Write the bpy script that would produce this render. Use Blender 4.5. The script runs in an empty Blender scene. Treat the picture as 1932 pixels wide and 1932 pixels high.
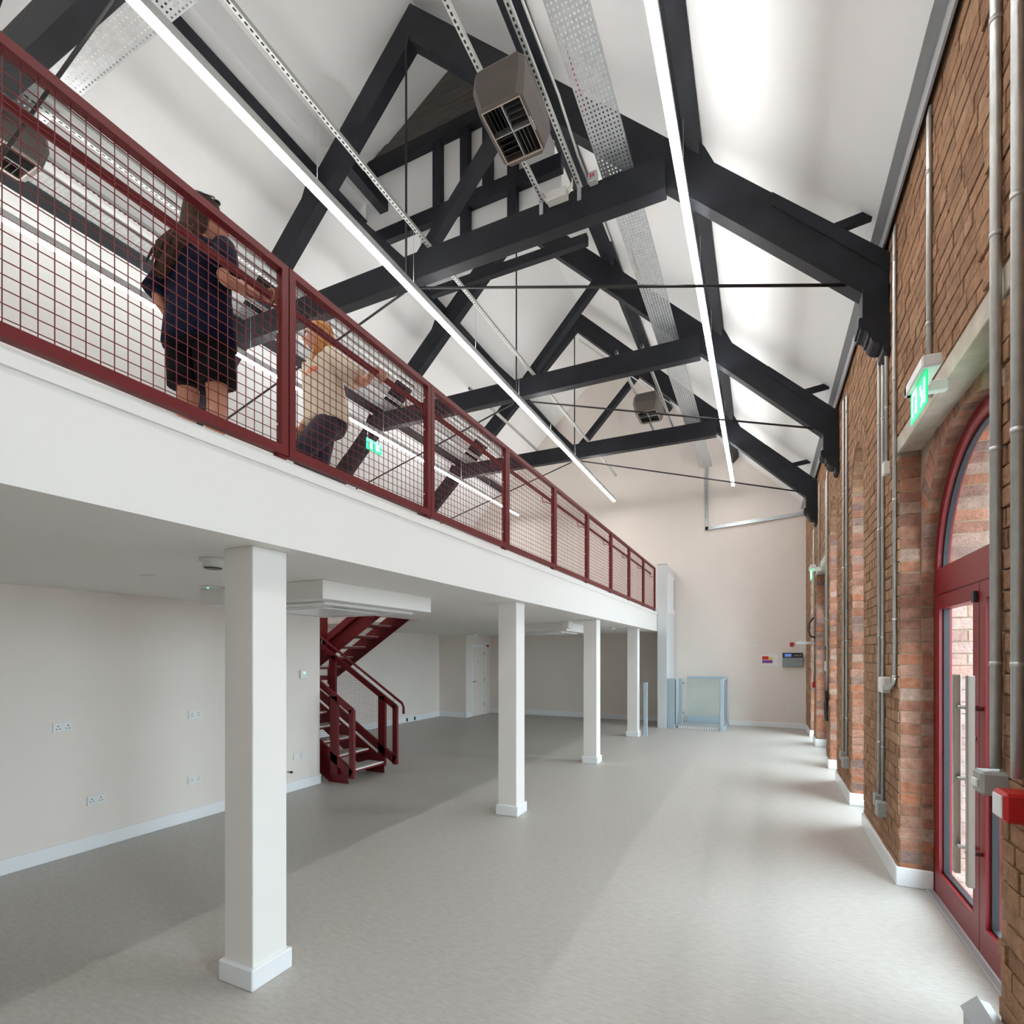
import bpy, bmesh, math, random
from mathutils import Vector, Matrix
R = random.Random(7)
sc = bpy.context.scene
COL = sc.collection

# ------------------------------------------------------------------ camera
CAM_H = 1.8
F_PX, FRAME = 1000.0, 1932.0
TH = math.atan((1438 - 966) / F_PX)
cd = bpy.data.cameras.new('camera'); cam = bpy.data.objects.new('camera', cd); COL.objects.link(cam)
cd.sensor_width = 36; cd.sensor_fit = 'HORIZONTAL'; cd.lens = F_PX * 36 / FRAME
cd.shift_y = (1236 - 966) / FRAME
cd.clip_start = 0.05; cd.clip_end = 200
cam.location = (0, 0, CAM_H); cam.rotation_euler = (math.pi / 2, 0, TH)
sc.camera = cam

# ------------------------------------------------------------------ world, exposure
SKY_STRENGTH = 16.5
LED_DOWN, LED_UP = 47.0, 36.0
W = bpy.data.worlds.new('overcast_sky'); sc.world = W; W.use_nodes = True
wn = W.node_tree; wn.nodes.clear()
wo = wn.nodes.new('ShaderNodeOutputWorld'); wb = wn.nodes.new('ShaderNodeBackground')
wb.inputs[0].default_value = (0.81, 0.905, 1.0, 1); wb.inputs[1].default_value = SKY_STRENGTH
wn.links.new(wb.outputs[0], wo.inputs[0])
sc.view_settings.view_transform = 'Standard'; sc.view_settings.look = 'None'
sc.view_settings.gamma = 1.0; sc.view_settings.use_curve_mapping = False
sc.view_settings.exposure = -0.28
sc.cycles.use_denoising = True
sc.cycles.max_bounces = 10; sc.cycles.diffuse_bounces = 6; sc.cycles.transparent_max_bounces = 16
sc.cycles.sample_clamp_indirect = 12.0

# openings of the brick wall, used by portals and by the wall itself: (kind, y0, y1)
XW, XM, XO = 0.97, 1.11, 1.62           # inner face, leaf joint, outer face
OPEN = [('window', 0.35, 1.25), ('door', 3.1, 5.05), ('window', 6.62, 7.5), ('window', 8.85, 9.75),
        ('door', 10.2, 12.05), ('window', 12.55, 13.4)]
Y0, Y1 = -2.2, 14.72                    # hall ends
for k, a, b in OPEN:                    # light portals: guide the sky's own light through the glass
    ld = bpy.data.lights.new('sky_portal', 'AREA'); ld.shape = 'RECTANGLE'; ld.cycles.is_portal = True; ld.energy = 1.0
    h = 3.3 if k == 'door' else 4.15
    ld.size = b - a; ld.size_y = h
    lo = bpy.data.objects.new('sky_portal', ld); COL.objects.link(lo)
    lo.location = (XO + 0.06, (a + b) / 2, h / 2); lo.rotation_euler = (math.pi / 2, 0, math.pi / 2)

# ------------------------------------------------------------------ materials
MATS = {}
def mat(name, col, rough=0.5, metal=0.0, noise=0.0, nscale=8.0, bump=0.0, bscale=60.0, stretch=None, spec=0.5, emit=None, estr=0.0):
    m = bpy.data.materials.new(name); m.use_nodes = True; nt = m.node_tree; n = nt.nodes; l = nt.links
    b = n['Principled BSDF']
    b.inputs['Roughness'].default_value = rough; b.inputs['Metallic'].default_value = metal
    b.inputs['Specular IOR Level'].default_value = spec
    c = (*col, 1)
    b.inputs['Base Color'].default_value = c
    geo = n.new('ShaderNodeNewGeometry')
    vec = geo.outputs['Position']
    if stretch:
        mp = n.new('ShaderNodeMapping'); mp.inputs['Scale'].default_value = stretch
        l.new(vec, mp.inputs[0]); vec = mp.outputs[0]
    if noise:
        t = n.new('ShaderNodeTexNoise'); t.inputs['Scale'].default_value = nscale; t.inputs['Detail'].default_value = 5
        l.new(vec, t.inputs['Vector'])
        r = n.new('ShaderNodeMapRange'); r.inputs[1].default_value = 0.3; r.inputs[2].default_value = 0.7
        r.inputs[3].default_value = 1 - noise; r.inputs[4].default_value = 1 + noise
        l.new(t.outputs[0], r.inputs[0])
        mx = n.new('ShaderNodeVectorMath'); mx.operation = 'SCALE'; mx.inputs[0].default_value = col
        l.new(r.outputs[0], mx.inputs['Scale']); l.new(mx.outputs[0], b.inputs['Base Color'])
    if bump:
        t2 = n.new('ShaderNodeTexNoise'); t2.inputs['Scale'].default_value = bscale; t2.inputs['Detail'].default_value = 4
        l.new(vec, t2.inputs['Vector'])
        bp = n.new('ShaderNodeBump'); bp.inputs['Strength'].default_value = bump; bp.inputs['Distance'].default_value = 0.01
        l.new(t2.outputs[0], bp.inputs['Height']); l.new(bp.outputs[0], b.inputs['Normal'])
    if emit:
        b.inputs['Emission Color'].default_value = (*emit, 1); b.inputs['Emission Strength'].default_value = estr
    MATS[name] = m
    return m

mat('wall_cream', (0.80, 0.735, 0.685), 0.75, noise=0.015, nscale=2)
mat('ceiling_white', (0.86, 0.865, 0.865), 0.8, noise=0.01, nscale=1.5)
mat('white_paint', (0.82, 0.795, 0.77), 0.6)
mat('gloss_white', (0.84, 0.86, 0.88), 0.3)
mat('timber_black', (0.0115, 0.013, 0.018), 0.6, spec=0.3, noise=0.35, nscale=3.0, bump=0.25, bscale=25, stretch=(1, 1, 1))
mat('timber_raw', (0.085, 0.078, 0.070), 0.8, noise=0.4, nscale=6, stretch=(0.6, 4, 14), bump=0.3, bscale=20)
mat('iron_black', (0.02, 0.02, 0.022), 0.45, metal=0.3)
mat('red_steel', (0.14, 0.008, 0.011), 0.45, spec=0.35, noise=0.06, nscale=5)
mat('red_door', (0.21, 0.008, 0.014), 0.36)
mat('galvanised', (0.60, 0.64, 0.66), 0.35, metal=0.85, noise=0.1, nscale=20)
mat('galv_pale', (0.58, 0.60, 0.59), 0.45, metal=0.6)
mat('conduit_grey', (0.55, 0.56, 0.55), 0.4, metal=0.75, noise=0.08, nscale=15)
mat('trim_grey', (0.45, 0.47, 0.49), 0.45, metal=0.3)
mat('concrete', (0.50, 0.44, 0.37), 0.85, noise=0.18, nscale=7, bump=0.4, bscale=30)
mat('stainless', (0.46, 0.45, 0.43), 0.3, metal=1.0)
mat('black_gasket', (0.012, 0.014, 0.018), 0.5)
mat('grey_box', (0.34, 0.36, 0.35), 0.45)
mat('pale_box', (0.56, 0.57, 0.54), 0.5)
mat('white_plastic', (0.78, 0.78, 0.77), 0.4)
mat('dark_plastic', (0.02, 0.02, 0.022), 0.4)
mat('red_plastic', (0.45, 0.012, 0.015), 0.35)
mat('heater_taupe', (0.095, 0.08, 0.072), 0.5)
mat('heater_edge', (0.42, 0.36, 0.30), 0.5)
mat('lift_blue', (0.42, 0.53, 0.60), 0.35)
mat('lift_pale', (0.66, 0.69, 0.71), 0.4)
mat('tread_lino', (0.42, 0.40, 0.37), 0.6)
mat('nosing_pale', (0.74, 0.73, 0.72), 0.5)
mat('panel_grey', (0.26, 0.30, 0.31), 0.45)
mat('screen_blue', (0.10, 0.18, 0.42), 0.3, emit=(0.10, 0.22, 0.6), estr=0.8)
mat('sign_white', (0.82, 0.83, 0.85), 0.4)
mat('print_red', (0.62, 0.01, 0.02), 0.5)
mat('print_yellow', (0.80, 0.62, 0.02), 0.5)
mat('print_purple', (0.22, 0.05, 0.30), 0.5)
mat('led_down', (0.9, 0.9, 0.9), 0.5, emit=(1.0, 0.985, 0.965), estr=LED_DOWN)
mat('led_up', (0.9, 0.9, 0.9), 0.5, emit=(1.0, 0.985, 0.965), estr=LED_UP)
mat('exit_green', (0.02, 0.5, 0.25), 0.4, emit=(0.005, 0.62, 0.20), estr=1.5)
mat('exit_white', (0.8, 0.9, 0.85), 0.4, emit=(0.70, 1.0, 0.82), estr=2.0)
mat('green_led', (0.1, 0.8, 0.3), 0.4, emit=(0.1, 1.0, 0.3), estr=4.0)
mat('skin', (0.50, 0.26, 0.18), 0.5, noise=0.06, nscale=12)
mat('skin_tan', (0.42, 0.20, 0.125), 0.5, noise=0.06, nscale=12)
mat('cloth_navy', (0.003, 0.0055, 0.019), 0.9, spec=0.15, noise=0.2, nscale=25, bump=0.3, bscale=30)
mat('cloth_black', (0.0035, 0.0035, 0.005), 0.9, spec=0.15, bump=0.3, bscale=25)
mat('cloth_cream', (0.62, 0.54, 0.42), 0.85, noise=0.06, nscale=10, bump=0.4, bscale=18)
mat('cloth_denim', (0.006, 0.009, 0.022), 0.8, noise=0.2, nscale=20, bump=0.3, bscale=22)
mat('print_orange', (0.75, 0.22, 0.12), 0.8)
mat('hair_brown', (0.045, 0.025, 0.016), 0.75, spec=0.15, noise=0.5, nscale=30, stretch=(3, 3, 0.6), bump=0.6, bscale=50)
mat('hair_ginger', (0.46, 0.20, 0.06), 0.7, spec=0.2, noise=0.35, nscale=30, stretch=(3, 3, 0.6), bump=0.6, bscale=50)
mat('cable_cream', (0.72, 0.68, 0.58), 0.5)
mat('mortar', (0.30, 0.22, 0.155), 0.95, noise=0.2, nscale=9, bump=0.6, bscale=45)
mat('mortar_grey', (0.36, 0.33, 0.30), 0.95, noise=0.2, nscale=9, bump=0.6, bscale=45)
mat('paving', (0.34, 0.33, 0.32), 0.9, noise=0.1, nscale=3)

def floor_material():
    m = bpy.data.materials.new('vinyl_floor'); m.use_nodes = True; n = m.node_tree.nodes; l = m.node_tree.links
    b = n['Principled BSDF']; b.inputs['Roughness'].default_value = 0.42; b.inputs['Specular IOR Level'].default_value = 0.4
    g = n.new('ShaderNodeNewGeometry'); mp = n.new('ShaderNodeMapping')
    mp.inputs['Rotation'].default_value = (0, 0, 0.35); mp.inputs['Scale'].default_value = (4.5, 15, 1)
    l.new(g.outputs['Position'], mp.inputs[0])
    t = n.new('ShaderNodeTexNoise'); t.inputs['Scale'].default_value = 3.2; t.inputs['Detail'].default_value = 8; t.inputs['Roughness'].default_value = 0.7
    l.new(mp.outputs[0], t.inputs['Vector'])
    r = n.new('ShaderNodeValToRGB'); r.color_ramp.elements[0].position = 0.35; r.color_ramp.elements[1].position = 0.68
    r.color_ramp.elements[0].color = (0.415, 0.39, 0.358, 1); r.color_ramp.elements[1].color = (0.515, 0.492, 0.46, 1)
    l.new(t.outputs[0], r.inputs[0]); l.new(r.outputs[0], b.inputs['Base Color'])
    MATS['vinyl_floor'] = m
floor_material()

def brick_material(name, ramp, grime):
    m = bpy.data.materials.new(name); m.use_nodes = True; n = m.node_tree.nodes; l = m.node_tree.links
    b = n['Principled BSDF']; b.inputs['Roughness'].default_value = 0.9; b.inputs['Specular IOR Level'].default_value = 0.25
    at = n.new('ShaderNodeAttribute'); at.attribute_name = 'tint'
    oi = n.new('ShaderNodeObjectInfo'); ad = n.new('ShaderNodeMath'); ad.operation = 'ADD'
    l.new(at.outputs['Fac'], ad.inputs[0]); l.new(oi.outputs['Random'], ad.inputs[1])
    fr = n.new('ShaderNodeMath'); fr.operation = 'FRACT'; l.new(ad.outputs[0], fr.inputs[0])
    cr = n.new('ShaderNodeValToRGB'); l.new(fr.outputs[0], cr.inputs[0])
    el = cr.color_ramp.elements
    while len(el) < len(ramp): el.new(0.5)
    for e, (p, c) in zip(el, ramp): e.position = p; e.color = (*c, 1)
    g = n.new('ShaderNodeNewGeometry')
    t = n.new('ShaderNodeTexNoise'); t.inputs['Scale'].default_value = 14; t.inputs['Detail'].default_value = 7; t.inputs['Roughness'].default_value = 0.7
    l.new(g.outputs['Position'], t.inputs['Vector'])
    mr = n.new('ShaderNodeMapRange'); mr.inputs[1].default_value = 0.3; mr.inputs[2].default_value = 0.7
    mr.inputs[3].default_value = 1 - grime; mr.inputs[4].default_value = 1 + grime * 0.7
    l.new(t.outputs[0], mr.inputs[0])
    v = n.new('ShaderNodeVectorMath'); v.operation = 'SCALE'; l.new(cr.outputs[0], v.inputs[0]); l.new(mr.outputs[0], v.inputs['Scale'])
    l.new(v.outputs[0], b.inputs['Base Color'])
    t2 = n.new('ShaderNodeTexNoise'); t2.inputs['Scale'].default_value = 55; t2.inputs['Detail'].default_value = 6
    l.new(g.outputs['Position'], t2.inputs['Vector'])
    bp = n.new('ShaderNodeBump'); bp.inputs['Strength'].default_value = 0.8; bp.inputs['Distance'].default_value = 0.012
    l.new(t2.outputs[0], bp.inputs['Height']); l.new(bp.outputs[0], b.inputs['Normal'])
    MATS[name] = m
brick_material('brick_face', [(0.0, (0.31, 0.175, 0.10)), (0.3, (0.36, 0.20, 0.115)), (0.6, (0.27, 0.145, 0.08)), (0.8, (0.40, 0.24, 0.145)), (1.0, (0.25, 0.135, 0.078))], 0.38)
brick_material('brick_jamb', [(0.0, (0.36, 0.16, 0.10)), (0.2, (0.42, 0.24, 0.175)), (0.4, (0.27, 0.135, 0.095)), (0.6, (0.41, 0.17, 0.095)), (0.8, (0.22, 0.14, 0.125)), (1.0, (0.44, 0.30, 0.235))], 0.4)

brick_material('brick_outer_daylit', [(0.0, (0.44, 0.29, 0.24)), (0.25, (0.50, 0.37, 0.32)), (0.5, (0.36, 0.25, 0.22)), (0.75, (0.48, 0.30, 0.24)), (1.0, (0.40, 0.33, 0.31))], 0.25)  # wash of bright daylight put into the outer jamb bricks as a paler colour

def glass_material():
    m = bpy.data.materials.new('window_glass'); m.use_nodes = True; nt = m.node_tree; n = nt.nodes; l = nt.links; n.clear()
    o = n.new('ShaderNodeOutputMaterial'); mix = n.new('ShaderNodeMixShader'); tr = n.new('ShaderNodeBsdfTransparent'); gl = n.new('ShaderNodeBsdfGlossy')
    lw = n.new('ShaderNodeLayerWeight'); lw.inputs['Blend'].default_value = 0.5
    pw = n.new('ShaderNodeMath'); pw.operation = 'POWER'; pw.inputs[1].default_value = 5.0; l.new(lw.outputs['Facing'], pw.inputs[0])
    fr = n.new('ShaderNodeMapRange'); fr.inputs[3].default_value = 0.03; fr.inputs[4].default_value = 0.75; l.new(pw.outputs[0], fr.inputs[0])
    tr.inputs[0].default_value = (0.93, 0.97, 0.96, 1); gl.inputs['Roughness'].default_value = 0.02
    l.new(fr.outputs[0], mix.inputs[0]); l.new(tr.outputs[0], mix.inputs[1]); l.new(gl.outputs[0], mix.inputs[2]); l.new(mix.outputs[0], o.inputs[0])
    MATS['window_glass'] = m
    m2 = m.copy(); m2.name = 'lift_glass'; m2.node_tree.nodes['Transparent BSDF'].inputs[0].default_value = (0.95, 0.985, 0.985, 1); MATS['lift_glass'] = m2
glass_material()

# ------------------------------------------------------------------ mesh building helpers
WL = {}                                  # world location of every object that may be a parent
class MB:
    def __init__(s): s.v = []; s.f = []; s.sm = []
    def add(s, vs, fs, smooth=False):
        o = len(s.v); s.v += [tuple(p) for p in vs]; s.f += [tuple(o + i for i in f) for f in fs]; s.sm += [smooth] * len(fs); return s
    def box(s, x0, x1, y0, y1, z0, z1):
        vs = [(x, y, z) for z in (z0, z1) for y in (y0, y1) for x in (x0, x1)]
        return s.add(vs, [(0, 2, 3, 1), (4, 5, 7, 6), (0, 1, 5, 4), (2, 6, 7, 3), (0, 4, 6, 2), (1, 3, 7, 5)])
    def cbox(s, x0, x1, y0, y1, z0, z1, c=0.004):
        """box with chamfered edges"""
        bm = bmesh.new(); bmesh.ops.create_cube(bm, size=1)
        bmesh.ops.scale(bm, vec=(x1 - x0, y1 - y0, z1 - z0), verts=bm.verts)
        bmesh.ops.translate(bm, vec=((x0 + x1) / 2, (y0 + y1) / 2, (z0 + z1) / 2), verts=bm.verts)
        bmesh.ops.bevel(bm, geom=list(bm.edges), offset=c, segments=1, affect='EDGES')
        return s.bm(bm)
    def bm(s, bm, smooth=False):
        bm.verts.index_update(); s.add([v.co[:] for v in bm.verts], [[v.index for v in f.verts] for f in bm.faces], smooth); bm.free(); return s
    def bar(s, a, b, w, h, up=(0, 0, 1)):
        """rectangular bar from a to b, w across, h along up"""
        a, b = Vector(a), Vector(b); d = (b - a).normalized(); up = Vector(up)
        sd = d.cross(up).normalized(); u = sd.cross(d).normalized()
        vs = []
        for p in (a, b):
            for i, j in ((-1, -1), (1, -1), (1, 1), (-1, 1)): vs.append(p + sd * (i * w / 2) + u * (j * h / 2))
        return s.add(vs, [(0, 3, 2, 1), (4, 5, 6, 7), (0, 1, 5, 4), (1, 2, 6, 5), (2, 3, 7, 6), (3, 0, 4, 7)])
    def tube(s, pts, r, n=8, cap=True):
        pts = [Vector(p) for p in pts]; o = len(s.v); m = len(pts)
        rr = r if isinstance(r, (list, tuple)) else [r] * m
        ref = None
        for i, p in enumerate(pts):
            d = (pts[min(i + 1, m - 1)] - pts[max(i - 1, 0)]).normalized()
            if ref is None:
                ref = Vector((0, 0, 1)) if abs(d.z) < 0.9 else Vector((1, 0, 0))
            a = d.cross(ref).normalized(); b = a.cross(d).normalized(); ref = b
            for k in range(n):
                t = 2 * math.pi * k / n; s.v.append(tuple(p + a * (rr[i] * math.cos(t)) + b * (rr[i] * math.sin(t))))
        for i in range(m - 1):
            for k in range(n):
                s.f.append((o + i * n + k, o + i * n + (k + 1) % n, o + (i + 1) * n + (k + 1) % n, o + (i + 1) * n + k)); s.sm.append(True)
        if cap:
            s.f.append(tuple(o + k for k in range(n - 1, -1, -1))); s.sm.append(False)
            s.f.append(tuple(o + (m - 1) * n + k for k in range(n))); s.sm.append(False)
        return s
    def prism(s, poly, axis, a, b):
        """extrude a polygon given in the two other axes along axis (0,1,2) from a to b"""
        o = len(s.v); n = len(poly)
        for t in (a, b):
            for p in poly:
                q = list(p); q.insert(axis, t); s.v.append(tuple(q))
        s.f.append(tuple(o + i for i in range(n))); s.f.append(tuple(o + n + i for i in range(n - 1, -1, -1)))
        for i in range(n): s.f.append((o + i, o + n + i, o + n + (i + 1) % n, o + (i + 1) % n))
        s.sm += [False] * (n + 2); return s
    def lathe(s, prof, c, n=20, axis=2):
        """prof: (radius, height) pairs round a vertical axis at c"""
        o = len(s.v); m = len(prof)
        for r, h in prof:
            for k in range(n):
                t = 2 * math.pi * k / n; p = [r * math.cos(t), r * math.sin(t)]; p.insert(axis, h)
                s.v.append((c[0] + p[0], c[1] + p[1], c[2] + p[2]))
        for i in range(m - 1):
            for k in range(n):
                s.f.append((o + i * n + k, o + i * n + (k + 1) % n, o + (i + 1) * n + (k + 1) % n, o + (i + 1) * n + k)); s.sm.append(True)
        s.f.append(tuple(o + k for k in range(n - 1, -1, -1))); s.f.append(tuple(o + (m - 1) * n + k for k in range(n))); s.sm += [False, False]
        return s
    def holed(s, x0, x1, y0, y1, z, nx, ny, hx, hy):
        """horizontal sheet with nx by ny real rectangular holes (hx, hy = hole share of the pitch)"""
        xs, ys = [x0], [y0]
        px, py = (x1 - x0) / nx, (y1 - y0) / ny
        for i in range(nx): xs += [x0 + px * (i + 0.5 - hx / 2), x0 + px * (i + 0.5 + hx / 2)]
        for j in range(ny): ys += [y0 + py * (j + 0.5 - hy / 2), y0 + py * (j + 0.5 + hy / 2)]
        xs.append(x1); ys.append(y1); w = len(xs)
        vs = [(x, y, z) for y in ys for x in xs]; fs = []
        for j in range(len(ys) - 1):
            for i in range(w - 1):
                if i % 2 and j % 2: continue
                fs.append((j * w + i, j * w + i + 1, (j + 1) * w + i + 1, (j + 1) * w + i))
        return s.add(vs, fs)
    def build(s, name, m, parent=None, loc=None, fix=True):
        base = Vector(WL[parent]) if parent else Vector(loc or (0, 0, 0))
        me = bpy.data.meshes.new(name); me.from_pydata([tuple(Vector(p) - base) for p in s.v], [], s.f)
        me.polygons.foreach_set('use_smooth', s.sm)
        if fix:
            bm = bmesh.new(); bm.from_mesh(me); bmesh.ops.recalc_face_normals(bm, faces=bm.faces); bm.to_mesh(me); bm.free()
        me.materials.append(MATS[m]); me.update()
        o = bpy.data.objects.new(name, me); COL.objects.link(o)
        if parent: o.parent = parent
        else: o.location = base
        WL[o] = tuple(base); return o
def tag(o, label=None, cat=None, group=None, kind=None):
    for k, v in (('label', label), ('category', cat), ('group', group), ('kind', kind)):
        if v: o[k] = v
    return o
def thing(name, label, cat, loc, group=None, kind=None):
    o = bpy.data.objects.new(name, None); COL.objects.link(o); o.location = loc; o.empty_display_size = 0.1
    WL[o] = tuple(loc); return tag(o, label, cat, group, kind)
def copy_tree(o, off=(0, 0, 0), parent=None, label=None):
    c = o.copy(); COL.objects.link(c); c.parent = parent
    if parent is None: c.location = Vector(o.location) + Vector(off)
    if label: c['label'] = label
    WL[c] = tuple(Vector(WL[o]) + Vector(off))
    for ch in list(o.children): copy_tree(ch, off, c)
    return c
def struct(mb, name, m, label, parent=None): return tag(mb.build(name, m, parent), label, None, None, 'structure')
def arc(cy, cz, r, a0, a1, n): return [(cy + r * math.cos(a0 + (a1 - a0) * i / n), cz + r * math.sin(a0 + (a1 - a0) * i / n)) for i in range(n + 1)]

# ------------------------------------------------------------------ the room shell
CX, SL = -3.92, 0.955
XL = -8.84                               # upper left wall
ZR = 10.12                               # ceiling ridge
LD, LE, LR = 1.53, 9.05, 9.92            # raised ridge part: half width, eaves, ridge
YG = 6.34                                # where the raised part ends
ZM, ZD = 2.39, 2.80                      # mezzanine soffit and deck
XF = -2.36                               # mezzanine edge
def zc(x): return ZR - SL * abs(x - CX)
struct(MB().box(XL - 0.3, XO, Y0 - 0.2, Y1 + 0.2, -0.1, 0), 'floor', 'vinyl_floor', 'pale grey marbled vinyl floor of the hall')
c = MB()
def quad(a, b, d, e): c.add([a, b, d, e], [(0, 1, 2, 3)])
for sg in (-1, 1):
    xe = XL if sg < 0 else XW + 0.1
    xa, xb = CX + sg * LD, CX
    quad((xe, Y0, zc(xe)), (xa, Y0, zc(xa)), (xa, YG, zc(xa)), (xe, YG, zc(xe)))
    quad((xa, Y0, zc(xa)), (xa, Y0, LE), (xa, YG, LE), (xa, YG, zc(xa)))
    quad((xa, Y0, LE), (xb, Y0, LR), (xb, YG, LR), (xa, YG, LE))
    quad((xe, YG, zc(xe)), (xb, YG, zc(xb)), (xb, Y1, zc(xb)), (xe, Y1, zc(xe)))
c.add([(-4.45, YG, 7.3), (-2.30, YG, 7.3), (-2.30, YG, 8.1), (-4.45, YG, 8.1)], [(0, 1, 2, 3)])
c.add([(CX - LD, YG, 8.1), (CX + LD, YG, 8.1), (CX + LD, YG, LE), (CX, YG, ZR), (CX - LD, YG, LE)], [(0, 1, 2, 3, 4)])
struct(c, 'ceiling', 'ceiling_white', 'white plasterboard roof slopes with a raised ridge part')
def gable_wall(y0, y1, x0, x1): return MB().prism([(x0, 0), (x1, 0), (x1, zc(x1)), (CX, ZR), (x0, zc(x0))], 1, y0, y1)
struct(gable_wall(Y1, Y1 + 0.2, XL, XO), 'wall_back', 'wall_cream', 'tall cream end wall behind the platform lift')
struct(gable_wall(Y0 - 0.2, Y0, XL, XO), 'wall_front', 'wall_cream', 'cream end wall behind the viewer')
struct(MB().box(XL - 0.2, XL, Y0, Y1, 0, zc(XL) + 0.02), 'wall_left', 'wall_cream', 'cream long wall above the mezzanine')
# lower rooms under the mezzanine
struct(MB().box(XL, -5.62, Y0, 5.58, 0, ZM), 'wall_left_lower', 'wall_cream', 'cream wall with sockets under the mezzanine')
struct(MB().box(XL, -8.6, 5.58, 13.2, 0, ZM), 'wall_stair', 'wall_cream', 'cream wall behind the red staircase')
w = MB().box(XL, -7.69, 13.2, Y1, 0, ZM)
struct(w, 'wall_cupboard', 'wall_cream', 'cream boxed-out corner with a white door')
def skirt(name, x0, x1, y0, y1, h=0.12, label=''): return struct(MB().cbox(x0, x1, y0, y1, 0, h, 0.006), name, 'gloss_white', label)
skirt('baseboard_left', -5.62, -5.60, Y0, 5.60, 0.13, 'white skirting under the socket wall')
skirt('baseboard_left_return', -8.6, -5.60, 5.58, 5.60, 0.13, 'white skirting returning behind the staircase')
skirt('baseboard_stair', -8.6, -8.58, 5.6, 13.2, 0.15, 'white skirting along the wall behind the staircase')
skirt('baseboard_cupboard', -8.6, -7.67, 13.18, 13.2, 0.15, 'white skirting on the boxed-out corner')
skirt('baseboard_door', -7.69, -7.67, 13.18, 13.46, 0.15, 'short white skirting beside the white door')
skirt('baseboard_back_left', -7.67, -2.36, Y1 - 0.02, Y1, 0.15, 'white skirting on the end wall under the mezzanine')
skirt('baseboard_back', -0.78, XW, Y1 - 0.02, Y1, 0.13, 'white skirting on the end wall beside the lift')
# mezzanine slab with stairwell, fascia, kerb
m = MB()
HX0, HX1, HY0, HY1 = -8.45, -5.28, 5.66, 7.56
for x0, x1, y0, y1 in ((XL, XF - 0.02, Y0, HY0), (XL, HX0, HY0, HY1), (HX1, XF - 0.02, HY0, HY1), (XL, XF - 0.02, HY1, Y1)):
    m.box(x0, x1, y0, y1, ZM + 0.0005, ZD)
struct(m, 'floor_mezzanine', 'white_paint', 'white underside and deck of the mezzanine')
struct(MB().box(XF - 0.02, XF, Y0, Y1, ZM, 2.775), 'trim_1', 'white_paint', 'white fascia board along the mezzanine edge')
struct(MB().box(XF - 0.06, XF - 0.012, Y0, Y1, 2.775, 2.80).box(XF - 0.10, XF + 0.004, Y0, Y1, 2.80, 2.865), 'trim_2', 'white_paint', 'white kerb strip on top of the mezzanine fascia')
# eaves trim on the brick wall
struct(MB().box(XW - 0.12, XW - 0.05, Y0, Y1, 5.375, 5.39).box(XW - 0.05, XW - 0.035, Y0, Y1, 5.25, 5.39).box(XW - 0.10, XW + 0.13, Y0, Y1, 5.40, 5.46), 'trim_3', 'trim_grey', 'grey metal trim where the roof slope meets the brick wall')
struct(MB().box(XO, 40, -30, 45, -0.12, -0.02), 'ground', 'paving', 'pale paving outside the glazed doors')

# ------------------------------------------------------------------ brick wall
SPR_W, RW = 3.74, None
DOOR_C, DOOR_S, DOOR_R = 4.075, 2.35, 0.975
LZ0, LZ1 = 3.385, 3.515                  # lintel
WTOP = 5.40
def leaf(mb, x0, x1, inner):
    ys = [Y0]
    for k, a, b in OPEN:
        mb.box(x0, x1, ys[-1], a, 0, WTOP)
        cy = (a + b) / 2
        if k == 'door' and inner:
            mb.box(x0, x1, a, b, LZ0 + 0.001, WTOP)
        else:
            r = (b - a) / 2; s0 = DOOR_S if k == 'door' else SPR_W
            poly = [(b, WTOP), (a, WTOP)] + arc(cy, s0, r, math.pi, 0, 24)
            mb.prism(poly, 0, x0, x1)
        ys.append(b)
    mb.box(x0, x1, ys[-1], Y1, 0, WTOP)
mb = MB(); leaf(mb, XW + 0.004, XM, True); leaf(mb, XM, XO, False)
wall_right = struct(mb, 'wall_right', 'mortar', 'exposed brown brick wall with arched openings')
CO, BL, BG = 0.0905, 0.235, 0.010
bricks = []                              # (face, centre, length, height, weight, material)
def in_open(y, z, pad=0.0):
    for k, a, b in OPEN:
        if a - pad < y < b + pad:
            if k == 'door':
                if z < LZ1: return True
            else:
                r = (b - a) / 2
                if z < SPR_W or math.hypot(y - (a + b) / 2, z - SPR_W) < r + pad: return True
        if k == 'door' and a - 0.14 < y < b + 0.14 and LZ0 - 0.03 < z < LZ1 + 0.03: return True
    return False
def edges_between(z):
    """free y intervals of the wall face at height z"""
    iv = [(Y0, Y1)]
    for k, a, b in OPEN:
        lo = hi = None
        if k == 'door':
            if z < LZ0 - 0.02: lo, hi = a, b
            elif z < LZ1 + 0.035: lo, hi = a - 0.13, b + 0.13
        else:
            r = (b - a) / 2; cy = (a + b) / 2
            if z < SPR_W: lo, hi = a, b
            elif z < SPR_W + r + 0.22:
                q = math.sqrt(max(0, (r + 0.225) ** 2 - (z - SPR_W) ** 2)); lo, hi = cy - q, cy + q
        if lo is not None:
            nv = []
            for p, q in iv:
                if hi <= p or lo >= q: nv.append((p, q)); continue
                if p < lo: nv.append((p, lo))
                if hi < q: nv.append((hi, q))
            iv = nv
    return iv
row = 0; z = 0.0
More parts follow.
